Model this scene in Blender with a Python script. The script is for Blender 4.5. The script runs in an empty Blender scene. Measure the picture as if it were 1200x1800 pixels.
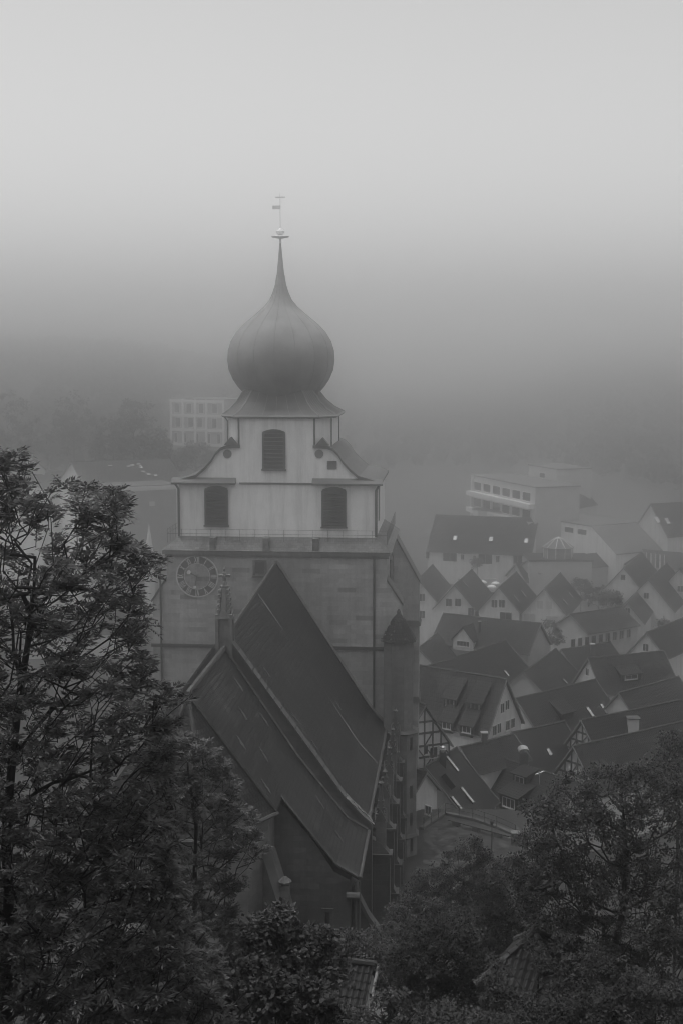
import bpy, bmesh, math, random
import numpy as np
from mathutils import Vector, Matrix
R = math.radians
random.seed(7)
rng = np.random.default_rng(7)
scene = bpy.context.scene
COL = scene.collection

# ------------------------------------------------------------------ camera
CAM_H, PITCH, F = 48.0, math.atan(280 / 2500), 2500.0
cam = bpy.data.cameras.new('camera')
cam.sensor_fit = 'VERTICAL'; cam.sensor_height = 36.0; cam.sensor_width = 24.0
cam.lens = 50.0; cam.clip_start = 0.5; cam.clip_end = 6000
cam_o = bpy.data.objects.new('camera', cam)
cam_o.location = (0, 0, CAM_H); cam_o.rotation_euler = (R(90) - PITCH, 0, 0)
COL.objects.link(cam_o); scene.camera = cam_o

# ------------------------------------------------------------------ sky, sun, exposure
SUN_EL, SUN_AZ = 80, -85
w = bpy.data.worlds.new('World'); scene.world = w; w.use_nodes = True
nt = w.node_tree; nt.nodes.clear()
wo = nt.nodes.new('ShaderNodeOutputWorld'); bg = nt.nodes.new('ShaderNodeBackground')
sky = nt.nodes.new('ShaderNodeTexSky'); sky.sky_type = 'NISHITA'; sky.sun_disc = False
sky.sun_elevation = R(SUN_EL); sky.sun_rotation = R(SUN_AZ)
sky.dust_density = 3.5; sky.air_density = 1.0; sky.ozone_density = 1.0
bw = nt.nodes.new('ShaderNodeRGBToBW')
bg.inputs['Strength'].default_value = 0.15
nt.links.new(sky.outputs[0], bw.inputs[0]); nt.links.new(bw.outputs[0], bg.inputs['Color'])
nt.links.new(bg.outputs[0], wo.inputs['Surface'])
sl = bpy.data.lights.new('sun', 'SUN'); sl.energy = 0.8; sl.angle = R(20); sl.color = (1, 1, 1)
so = bpy.data.objects.new('sun', sl); COL.objects.link(so)
sd = Vector((math.sin(R(SUN_AZ)) * math.cos(R(SUN_EL)), math.cos(R(SUN_AZ)) * math.cos(R(SUN_EL)), math.sin(R(SUN_EL))))
so.rotation_euler = (-sd).to_track_quat('-Z', 'Y').to_euler(); so.location = (0, 60, 300)
vs = scene.view_settings
vs.view_transform = 'Standard'; vs.look = 'None'; vs.gamma = 1.0; vs.use_curve_mapping = False
vs.exposure = 0.47
cy = scene.cycles
cy.max_bounces = 16; cy.diffuse_bounces = 3; cy.glossy_bounces = 2; cy.transmission_bounces = 3
cy.volume_bounces = 14; cy.transparent_max_bounces = 8
cy.filter_width = 1.0; cy.use_denoising = True; cy.use_adaptive_sampling = False
cy.sample_clamp_indirect = 4.0

# ------------------------------------------------------------------ measuring helpers (pixels of the 1200x1800 photo)
def ray(px, py):
    xc, yc = (px - 600) / F, (900 - py) / F
    c, s = math.cos(PITCH), math.sin(PITCH)
    return Vector((xc, c + yc * s, -s + yc * c))
def P(px, py, D):
    d = ray(px, py); return Vector((0, 0, CAM_H)) + d * (D / d.y)
def PZ(px, py, z):
    d = ray(px, py); return Vector((0, 0, CAM_H)) + d * ((z - CAM_H) / d.z)
def hit(px, py, p0, n):
    d = ray(px, py); o = Vector((0, 0, CAM_H))
    return o + d * ((Vector(p0) - o).dot(n) / d.dot(n))

# ------------------------------------------------------------------ materials
MATS = {}
def nodes(name):
    m = bpy.data.materials.new(name); m.use_nodes = True
    t = m.node_tree; t.nodes.clear()
    out = t.nodes.new('ShaderNodeOutputMaterial'); b = t.nodes.new('ShaderNodeBsdfPrincipled')
    t.links.new(b.outputs[0], out.inputs['Surface'])
    MATS[name] = m
    return m, t, b
def N(t, kind, **kw):
    n = t.nodes.new(kind)
    for k, v in kw.items():
        if k in n.inputs: n.inputs[k].default_value = v
        else: setattr(n, k, v)
    return n
def ramp(t, src, pts):
    r = t.nodes.new('ShaderNodeValToRGB'); e = r.color_ramp.elements
    while len(e) < len(pts): e.new(0.5)
    for i, (p, v) in enumerate(pts): e[i].position = p; e[i].color = (v, v, v, 1)
    t.links.new(src, r.inputs[0]); return r.outputs[0]
def mul(t, a, b, typ='MULTIPLY', f=1.0):
    m = t.nodes.new('ShaderNodeMixRGB'); m.blend_type = typ; m.inputs[0].default_value = f
    t.links.new(a, m.inputs[1]); t.links.new(b, m.inputs[2]); return m.outputs[0]
def g4(v): return (v, v, v, 1)
def bump(t, b, h, dist, s=0.6):
    n = N(t, 'ShaderNodeBump', Strength=s, Distance=dist)
    t.links.new(h, n.inputs['Height']); t.links.new(n.outputs[0], b.inputs['Normal'])
def uvmap(t, scale=(1, 1, 1)):
    u = t.nodes.new('ShaderNodeTexCoord'); m = N(t, 'ShaderNodeMapping'); m.inputs['Scale'].default_value = scale
    t.links.new(u.outputs['UV'], m.inputs[0]); return m.outputs[0]
def noise(t, vec, scale, detail=4, rough=0.6):
    n = N(t, 'ShaderNodeTexNoise', Scale=scale, Detail=detail, Roughness=rough)
    t.links.new(vec, n.inputs['Vector']); return n.outputs['Fac']

def plain(name, v, rough=0.7, var=0.25, scale=0.8, metal=0.0, bmp=0.0):
    m, t, b = nodes(name)
    tc = t.nodes.new('ShaderNodeTexCoord')
    n1 = noise(t, tc.outputs['Object'], scale, 6, 0.65)
    c = ramp(t, n1, [(0.25, v * (1 - var)), (0.75, v * (1 + var))])
    t.links.new(c, b.inputs['Base Color']); b.inputs['Roughness'].default_value = rough
    b.inputs['Metallic'].default_value = metal
    if bmp: bump(t, b, noise(t, tc.outputs['Object'], scale * 12, 4), bmp)
    return m
def tiled(name, v, bw_, rh, var=0.5, rough=0.75, mortar=0.4, stain=0.5, streak=0.3, bd=0.03, msize=0.02, offset=0.5, spread=1.0, course=0.0):
    """Brick-pattern surface in metres (roof tiles, ashlar)."""
    m, t, b = nodes(name)
    uv = uvmap(t)
    br = N(t, 'ShaderNodeTexBrick', Scale=1.0)
    br.inputs['Brick Width'].default_value = bw_; br.inputs['Row Height'].default_value = rh
    br.inputs['Mortar Size'].default_value = msize; br.inputs['Mortar Smooth'].default_value = 0.3
    br.inputs['Bias'].default_value = 0.0; br.offset = offset
    br.inputs['Color1'].default_value = g4(v * (1 - var)); br.inputs['Color2'].default_value = g4(v * (1 + var * spread))
    br.inputs['Mortar'].default_value = g4(v * mortar)
    t.links.new(uv, br.inputs['Vector'])
    n1 = noise(t, uv, 0.22, 7, 0.68)
    c = mul(t, br.outputs['Color'], ramp(t, n1, [(0.3, 1 - stain), (0.72, 1 + stain * 0.7)]))
    us = uvmap(t, (1.6, 0.12, 1))
    c = mul(t, c, ramp(t, noise(t, us, 1.0, 5, 0.7), [(0.3, 1 - streak), (0.7, 1 + streak)]))
    n3 = noise(t, uv, 3.5, 4, 0.7)
    c = mul(t, c, ramp(t, n3, [(0.25, 0.75), (0.8, 1.25)]))
    if course:
        # courses that differ in age, and runs of mended or mossy tiles
        uc = uvmap(t, (0.10, 0.95 / rh, 1)); c = mul(t, c, ramp(t, noise(t, uc, 1.0, 2, 0.5), [(0.32, 1 - course), (0.68, 1 + course)]))
        up = uvmap(t, (0.5, 0.5, 1)); c = mul(t, c, ramp(t, noise(t, up, 1.0, 8, 0.8), [(0.54, 1.0), (0.70, 2.8)]))
    t.links.new(c, b.inputs['Base Color']); b.inputs['Roughness'].default_value = rough
    bump(t, b, br.outputs['Fac'], -bd, 0.7)
    return m

tiled('ashlar', 0.20, 0.95, 0.42, var=0.16, mortar=0.86, stain=0.35, streak=0.22, bd=0.012, msize=0.012)
tiled('dark_ashlar', 0.12, 0.9, 0.42, var=0.22, mortar=0.8, stain=0.4, streak=0.3, bd=0.012, msize=0.012)
def tower_stone():
    """Sandstone with scattered blocks of darker stone, as in an old mended wall."""
    m, t, b = nodes('tower_stone')
    uv = uvmap(t)
    br = N(t, 'ShaderNodeTexBrick', Scale=1.0)
    br.inputs['Brick Width'].default_value = 1.1; br.inputs['Row Height'].default_value = 0.45
    br.inputs['Mortar Size'].default_value = 0.012; br.inputs['Color1'].default_value = g4(0.34)
    br.inputs['Color2'].default_value = g4(0.44); br.inputs['Mortar'].default_value = g4(0.36)
    t.links.new(uv, br.inputs['Vector'])
    b2 = N(t, 'ShaderNodeTexBrick', Scale=1.0)
    b2.inputs['Brick Width'].default_value = 1.7; b2.inputs['Row Height'].default_value = 0.45
    b2.inputs['Mortar Size'].default_value = 0.0; b2.inputs['Color1'].default_value = g4(0.0)
    b2.inputs['Color2'].default_value = g4(1.0); b2.inputs['Mortar'].default_value = g4(1)
    t.links.new(uv, b2.inputs['Vector'])
    c = mul(t, br.outputs['Color'], ramp(t, b2.outputs['Color'], [(0.02, 0.68), (0.07, 1.0), (0.94, 1.0), (0.99, 1.15)]))
    c = mul(t, c, ramp(t, noise(t, uv, 0.16, 7, 0.7), [(0.3, 0.72), (0.72, 1.28)]))
    c = mul(t, c, ramp(t, noise(t, uvmap(t, (0.9, 0.07, 1)), 1.0, 5, 0.7), [(0.3, 0.78), (0.7, 1.18)]))
    c = mul(t, c, ramp(t, noise(t, uv, 4.0, 4, 0.7), [(0.25, 0.85), (0.8, 1.15)]))
    t.links.new(c, b.inputs['Base Color']); b.inputs['Roughness'].default_value = 0.9
    bump(t, b, br.outputs['Fac'], -0.015, 0.5)
tower_stone()
tiled('church_tile', 0.025, 0.28, 0.36, var=0.6, mortar=0.22, stain=0.75, streak=0.9, bd=0.12, msize=0.06, course=0.35)
tiled('old_tile', 0.028, 0.30, 0.45, var=0.6, mortar=0.2, stain=0.7, streak=0.7, bd=0.14, msize=0.08, course=0.6)
tiled('brown_tile', 0.020, 0.30, 0.42, var=0.6, mortar=0.2, stain=0.7, streak=0.7, bd=0.14, msize=0.08, course=0.6)
tiled('grey_tile', 0.038, 0.32, 0.55, var=0.6, mortar=0.2, stain=0.7, streak=0.7, bd=0.14, msize=0.08, course=0.6)
tiled('slate', 0.014, 0.3, 0.28, var=0.3, mortar=0.6, stain=0.4, streak=0.3, bd=0.02, rough=0.6)
tiled('ridge_tile', 0.06, 0.4, 0.5, var=0.3, mortar=0.5, stain=0.4, bd=0.03)

def weathered(name, v):
    m, t, b = nodes(name)
    tc = t.nodes.new('ShaderNodeTexCoord'); uv = uvmap(t, (1.1, 0.10, 1))
    c = mul(t, ramp(t, noise(t, tc.outputs['Object'], 0.35, 6, 0.65), [(0.3, v * .86), (0.7, v)]), ramp(t, noise(t, uv, 1.0, 6, 0.72), [(0.28, 0.72), (0.55, 1.0)]))
    c = mul(t, c, ramp(t, noise(t, tc.outputs['Object'], 6.0, 4, 0.7), [(0.2, 0.9), (0.7, 1.0)]))
    t.links.new(c, b.inputs['Base Color']); b.inputs['Roughness'].default_value = 0.9
    bump(t, b, noise(t, tc.outputs['Object'], 4.0, 5), 0.02)
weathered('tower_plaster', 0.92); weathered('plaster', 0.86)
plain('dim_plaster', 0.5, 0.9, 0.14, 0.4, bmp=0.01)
plain('timber', 0.05, 0.8, 0.4, 3)
plain('dark_timber', 0.025, 0.8, 0.4, 3)
plain('white_paint', 0.75, 0.6, 0.05, 2)
plain('dome_metal', 0.24, 0.95, 0.25, 0.5, metal=0.0)
plain('lead', 0.08, 0.6, 0.3, 0.7)
plain('shutter', 0.085, 0.7, 0.2, 2)
plain('pipe_metal', 0.09, 0.5, 0.2, 2, metal=0.3)
plain('bright_metal', 0.75, 0.3, 0.05, 2, metal=0.8)
plain('clock_dark', 0.13, 0.7, 0.15, 1)
plain('gilt', 0.55, 0.6, 0.1, 2)
plain('board', 0.2, 0.8, 0.3, 3)
plain('concrete', 0.34, 0.9, 0.15, 0.5)
plain('flat_roof', 0.12, 0.9, 0.2, 0.4)
plain('lichen', 0.15, 0.9, 0.3, 8)
plain('iron', 0.03, 0.6, 0.2, 3)
plain('bark', 0.018, 0.95, 0.5, 6, bmp=0.03)
plain('skylight_glass', 0.55, 0.25, 0.1, 1)
def glass():
    m, t, b = nodes('window_glass')
    b.inputs['Base Color'].default_value = g4(0.02); b.inputs['Roughness'].default_value = 0.12
glass()
def seam_roof():
    m, t, b = nodes('seam_roof')
    tc = t.nodes.new('ShaderNodeTexCoord')
    wv = N(t, 'ShaderNodeTexWave', Scale=0.52, Distortion=0.0); wv.bands_direction = 'Y'; wv.wave_profile = 'SIN'
    t.links.new(tc.outputs['Object'], wv.inputs['Vector'])
    c = mul(t, ramp(t, wv.outputs['Fac'], [(0.55, 0.06), (0.95, 0.15)]),
            ramp(t, noise(t, tc.outputs['Object'], 0.6, 5), [(0.3, 0.75), (0.7, 1.2)]))
    t.links.new(c, b.inputs['Base Color']); b.inputs['Roughness'].default_value = 0.6
    bump(t, b, wv.outputs['Fac'], 0.04)
seam_roof()
def paving():
    m, t, b = nodes('cobbles')
    tc = t.nodes.new('ShaderNodeTexCoord')
    v = N(t, 'ShaderNodeTexVoronoi', Scale=1.7); v.feature = 'F1'
    t.links.new(tc.outputs['Object'], v.inputs['Vector'])
    c = mul(t, ramp(t, v.outputs['Color'], [(0.1, 0.02), (0.9, 0.13)]), ramp(t, v.outputs['Distance'], [(0.2, 1.0), (0.75, 0.45)]))
    c = mul(t, c, ramp(t, noise(t, tc.outputs['Object'], 0.35, 6, 0.7), [(0.3, 0.6), (0.7, 1.25)]))
    t.links.new(c, b.inputs['Base Color']); b.inputs['Roughness'].default_value = 0.85
    bump(t, b, v.outputs['Distance'], -0.05)
paving()
def grass(nm, lo, hi):
    m, t, b = nodes(nm)
    tc = t.nodes.new('ShaderNodeTexCoord')
    c = mul(t, ramp(t, noise(t, tc.outputs['Object'], 0.25, 8, 0.7), [(0.3, lo), (0.75, hi)]),
            ramp(t, noise(t, tc.outputs['Object'], 3.0, 6, 0.7), [(0.3, 0.6), (0.7, 1.3)]))
    t.links.new(c, b.inputs['Base Color']); b.inputs['Roughness'].default_value = 0.95
    bump(t, b, noise(t, tc.outputs['Object'], 5.0, 6), 0.1)
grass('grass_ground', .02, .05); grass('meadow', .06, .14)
def leafmat(name, v, var=0.5, trans=0.2):
    m = bpy.data.materials.new(name); m.use_nodes = True; MATS[name] = m
    t = m.node_tree; t.nodes.clear()
    out = t.nodes.new('ShaderNodeOutputMaterial')
    d = N(t, 'ShaderNodeBsdfPrincipled'); tr = t.nodes.new('ShaderNodeBsdfTranslucent'); mx = t.nodes.new('ShaderNodeMixShader')
    d.inputs['Roughness'].default_value = 0.6; d.inputs['Specular IOR Level'].default_value = 0.25
    geo = t.nodes.new('ShaderNodeNewGeometry')
    tc = t.nodes.new('ShaderNodeTexCoord')
    c = mul(t, ramp(t, geo.outputs['Random Per Island'], [(0.0, v * (1 - var)), (1.0, v * (1 + var))]),
            ramp(t, noise(t, tc.outputs['Object'], 0.9, 3), [(0.3, 0.7), (0.7, 1.35)]))
    t.links.new(c, d.inputs['Base Color']); t.links.new(c, tr.inputs['Color'])
    mx.inputs[0].default_value = trans
    t.links.new(d.outputs[0], mx.inputs[1]); t.links.new(tr.outputs[0], mx.inputs[2]); t.links.new(mx.outputs[0], out.inputs[0])
tiled('ledge_tile', 0.17, 0.4, 0.3, var=0.3, mortar=0.6, stain=0.4, streak=0.4, bd=0.03)
plain('roof_metal', 0.11, 0.85, 0.35, 0.5)
plain('haze_pale_metal', 0.7, 0.6, 0.1, 1)  # weather vane: haze put into the metal colour so it fades into the fog
plain('roundel_dark', 0.13, 0.7, 0.15, 1)
plain('pavilion_glass', 0.22, 0.3, 0.1, 1)
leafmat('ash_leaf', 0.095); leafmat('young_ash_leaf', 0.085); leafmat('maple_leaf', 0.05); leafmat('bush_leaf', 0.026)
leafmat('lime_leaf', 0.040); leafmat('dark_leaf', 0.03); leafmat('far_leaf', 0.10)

# ------------------------------------------------------------------ mesh helpers
class MB:
    def __init__(s): s.v = []; s.f = []; s.m = []
    def add(s, vs_, fs, mi=0):
        o = len(s.v); s.v += [tuple(p) for p in vs_]
        for f in fs: s.f.append([i + o for i in f]); s.m.append(mi)
        return s
    def poly(s, pts, mi=0): return s.add(pts, [list(range(len(pts)))], mi)
    def hexa(s, b, t, mi=0):
        """solid between two rings of equal length"""
        n = len(b); fs = [list(range(n))[::-1], [n + i for i in range(n)]]
        fs += [[i, (i + 1) % n, n + (i + 1) % n, n + i] for i in range(n)]
        return s.add(list(b) + list(t), fs, mi)
    def box(s, x0, x1, y0, y1, z0, z1, mi=0):
        return s.hexa([(x0, y0, z0), (x1, y0, z0), (x1, y1, z0), (x0, y1, z0)], [(x0, y0, z1), (x1, y0, z1), (x1, y1, z1), (x0, y1, z1)], mi)
    def obox(s, c, ax, ay, az, mi=0):
        """box around c with half-vectors"""
        c, ax, ay, az = map(Vector, (c, ax, ay, az))
        q = [c - ax - ay, c + ax - ay, c + ax + ay, c - ax + ay]
        return s.hexa([p - az for p in q], [p + az for p in q], mi)
    def prism(s, pts, off, mi=0):
        off = Vector(off); return s.hexa([Vector(p) for p in pts], [Vector(p) + off for p in pts], mi)
    def tube(s, pts, r, n=6, mi=0):
        pts = [Vector(p) for p in pts]; rs = r if isinstance(r, (list, tuple)) else [r] * len(pts)
        rings = []
        for i, p in enumerate(pts):
            d = (pts[min(i + 1, len(pts) - 1)] - pts[max(i - 1, 0)])
            d = d.normalized() if d.length > 1e-9 else Vector((0, 0, 1))
            a = d.cross(Vector((0, 0, 1)) if abs(d.z) < 0.9 else Vector((1, 0, 0))).normalized(); b = d.cross(a)
            rings.append([p + (a * math.cos(2 * math.pi * k / n) + b * math.sin(2 * math.pi * k / n)) * rs[i] for k in range(n)])
        vs_ = [q for rg in rings for q in rg]; fs = [list(range(n))[::-1], [(len(pts) - 1) * n + k for k in range(n)]]
        for i in range(len(pts) - 1):
            for k in range(n):
                fs.append([i * n + k, i * n + (k + 1) % n, (i + 1) * n + (k + 1) % n, (i + 1) * n + k])
        return s.add(vs_, fs, mi)
    def lathe(s, prof, c=(0, 0), n=16, rot=0.0, sx=1.0, sy=1.0, mi=0):
        """prof = [(r, z)] bottom to top"""
        vs_ = []
        for r, z in prof:
            for k in range(n):
                a = 2 * math.pi * (k + rot) / n
                vs_.append((c[0] + r * sx * math.cos(a), c[1] + r * sy * math.sin(a), z))
        fs = [list(range(n))[::-1], [(len(prof) - 1) * n + k for k in range(n)]]
        for i in range(len(prof) - 1):
            for k in range(n):
                fs.append([i * n + k, i * n + (k + 1) % n, (i + 1) * n + (k + 1) % n, (i + 1) * n + k])
        return s.add(vs_, fs, mi)
    def build(s, name, mats, parent=None, loc=None, smooth=False, recalc=True):
        me = bpy.data.meshes.new(name)
        off = Vector(loc) if loc is not None else Vector((0, 0, 0))
        me.from_pydata([tuple(Vector(p) - off) for p in s.v], [], s.f)
        if isinstance(mats, str): mats = [mats]
        for q in mats: me.materials.append(MATS[q])
        me.polygons.foreach_set('material_index', s.m)
        if recalc:
            bm = bmesh.new(); bm.from_mesh(me); bmesh.ops.recalc_face_normals(bm, faces=bm.faces); bm.to_mesh(me); bm.free()
        uv = me.uv_layers.new(name='UVMap')
        Z = Vector((0, 0, 1))
        for p in me.polygons:
            n = p.normal
            u = Z.cross(n)
            u = u.normalized() if u.length > 0.05 else Vector((1, 0, 0))
            vv = n.cross(u)
            for li in p.loop_indices:
                co = me.vertices[me.loops[li].vertex_index].co + off
                uv.data[li].uv = (co.dot(u), co.dot(vv))
        if smooth: me.polygons.foreach_set('use_smooth', [True] * len(me.polygons))
        o = bpy.data.objects.new(name, me); COL.objects.link(o)
        if parent is not None: o.parent = parent
        if loc is not None and parent is None: o.location = off
        return o
def tag(o, label=None, cat=None, group=None, kind=None):
    for k, v in (('label', label), ('category', cat), ('group', group), ('kind', kind)):
        if v: o[k] = v
    return o
def empty(name, loc, rz=0.0):
    o = bpy.data.objects.new(name, None); o.location = loc; o.rotation_euler = (0, 0, rz); o.empty_display_size = 0.5
    COL.objects.link(o); return o

# ------------------------------------------------------------------ ground
def sstep(a, b, x):
    t = np.clip((x - a) / (b - a), 0, 1); return t * t * (3 - 2 * t)
def ground_z(x, y):
    x = np.asarray(x, float); y = np.asarray(y, float)
    hillside = np.interp(y, [-60, -6, 3, 8, 25, 60, 80, 88, 100], [47, 46.3, 45.8, 42, 31.5, 14, 4.5, 0.0, 0.0])
    drop = np.maximum(sstep(147, 151, y), sstep(19, 30, x) * sstep(84, 105, y))
    drop = np.maximum(drop, sstep(-48, -62, -x) * 0)
    z = hillside * (1 - drop) + (-8.0) * drop
    s = sstep(-70, 70, x)
    start = 235 + 155 * s
    valley = 1 - 0.75 * np.exp(-((x - 50) / 130.0) ** 2)
    hill = 58 * sstep(0, 1, (y - start) / (720 + 280 * s)) * valley * sstep(0, 60, y - start)
    z = z + hill
    z = z + (np.sin(x * 0.021 + 1) * np.cos(y * 0.017)) * 2.5 * sstep(300, 420, y)
    return z
def make_ground():
    ys = np.concatenate([np.arange(-60, 20, 4), np.arange(20, 170, 2), np.arange(170, 420, 6), np.arange(420, 1701, 20)])
    xs = np.concatenate([np.arange(-900, -120, 30), np.arange(-120, 121, 3), np.arange(150, 901, 30)])
    X, Y = np.meshgrid(xs, ys); Z = ground_z(X, Y)
    nx, ny = len(xs), len(ys)
    vs_ = np.stack([X.ravel(), Y.ravel(), Z.ravel()], 1)
    fs = [(j * nx + i, j * nx + i + 1, (j + 1) * nx + i + 1, (j + 1) * nx + i) for j in range(ny - 1) for i in range(nx - 1)]
    me = bpy.data.meshes.new('ground'); me.from_pydata(vs_.tolist(), [], fs); me.materials.append(MATS['grass_ground']); me.materials.append(MATS['meadow'])
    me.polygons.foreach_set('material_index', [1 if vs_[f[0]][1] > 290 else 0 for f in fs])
    me.polygons.foreach_set('use_smooth', [True] * len(me.polygons))
    o = bpy.data.objects.new('ground', me); COL.objects.link(o); tag(o, kind='structure')
make_ground()

# ------------------------------------------------------------------ haze: one closed box of even fog
HAZE = 0.0040
def make_haze():
    m = bpy.data.materials.new('haze'); m.use_nodes = True; t = m.node_tree; t.nodes.clear()
    out = t.nodes.new('ShaderNodeOutputMaterial'); pv = t.nodes.new('ShaderNodeVolumePrincipled')
    pv.inputs['Color'].default_value = (0.995, 0.995, 0.995, 1); pv.inputs['Density'].default_value = HAZE
    pv.inputs['Anisotropy'].default_value = 0.973
    t.links.new(pv.outputs[0], out.inputs['Volume']); MATS['haze'] = m
    b = MB(); b.box(-905, 905, -65, 1705, -14, 74)
    o = b.build('haze', 'haze'); tag(o, kind='stuff')
make_haze()
# ------------------------------------------------------------------ the church
PHI = R(4.7)
O = Vector((-6.26, 135.0, 0.0))
church = empty('church', O, -PHI)
tag(church, 'stone church with onion domed clock tower and long steep tiled roofs', 'church')
_ax = Vector((math.sin(PHI), math.cos(PHI), 0)); _rt = Vector((math.cos(PHI), -math.sin(PHI), 0))
def Lc(px, py, u):
    """point of the plane at church depth u, in church coordinates (v, z)"""
    q = hit(px, py, O + _ax * u, _ax) - O
    return (q.dot(_rt), q.z)
def Zc(py, u=0.0, px=484): return Lc(px, py, u)[1]

def louvre_window(px0, px1, py0, py1, n, nm='louvre_window'):
    (v0, zt), (v1, zb) = Lc(px0, py0, 0), Lc(px1, py1, 0)
    b = MB(); c = (v0 + v1) / 2; hw = (v1 - v0) / 2; rise = hw * 0.28
    def arch(hw_, z0, z1, rs, y):
        pts = [(c - hw_, y, z0), (c + hw_, y, z0)]
        for k in range(9):
            a = k / 8; x = c + hw_ * (1 - 2 * a); pts.append((x, y, z1 - rs + rs * (1 - (2 * a - 1) ** 2)))
        return pts
    b.prism(arch(hw, zb, zt, rise, 0.02), (0, -0.06, 0))
    f = b.build(nm, 'shutter', church)
    fr = MB()
    fr.box(c - hw - 0.12, c - hw + 0.06, -0.14, 0.0, zb, zt - rise); fr.box(c + hw - 0.06, c + hw + 0.12, -0.14, 0.0, zb, zt - rise)
    fr.box(c - hw - 0.2, c + hw + 0.2, -0.24, 0.0, zb - 0.14, zb)
    pts = arch(hw + 0.12, zt - rise, zt + 0.1, rise, 0.0)[2:]; inn = arch(hw - 0.06, zt - rise, zt - 0.08, rise, 0.0)[2:]
    for k in range(8):
        fr.prism([pts[k], pts[k + 1], inn[k + 1], inn[k]], (0, -0.14, 0))
    fr.build('frame', 'lead', f)
    lv = MB()
    for i in range(n):
        z = zb + 0.08 + (zt - rise - zb - 0.08) * (i + 0.5) / n; h = (zt - rise - zb) / n * 0.36
        lv.obox((c, -0.10, z), (hw - 0.08, 0, 0), (0, 0.055, 0.02), (0, -h * 0.45, h))
    lv.build('louvres', 'shutter', f)
    return f

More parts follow.
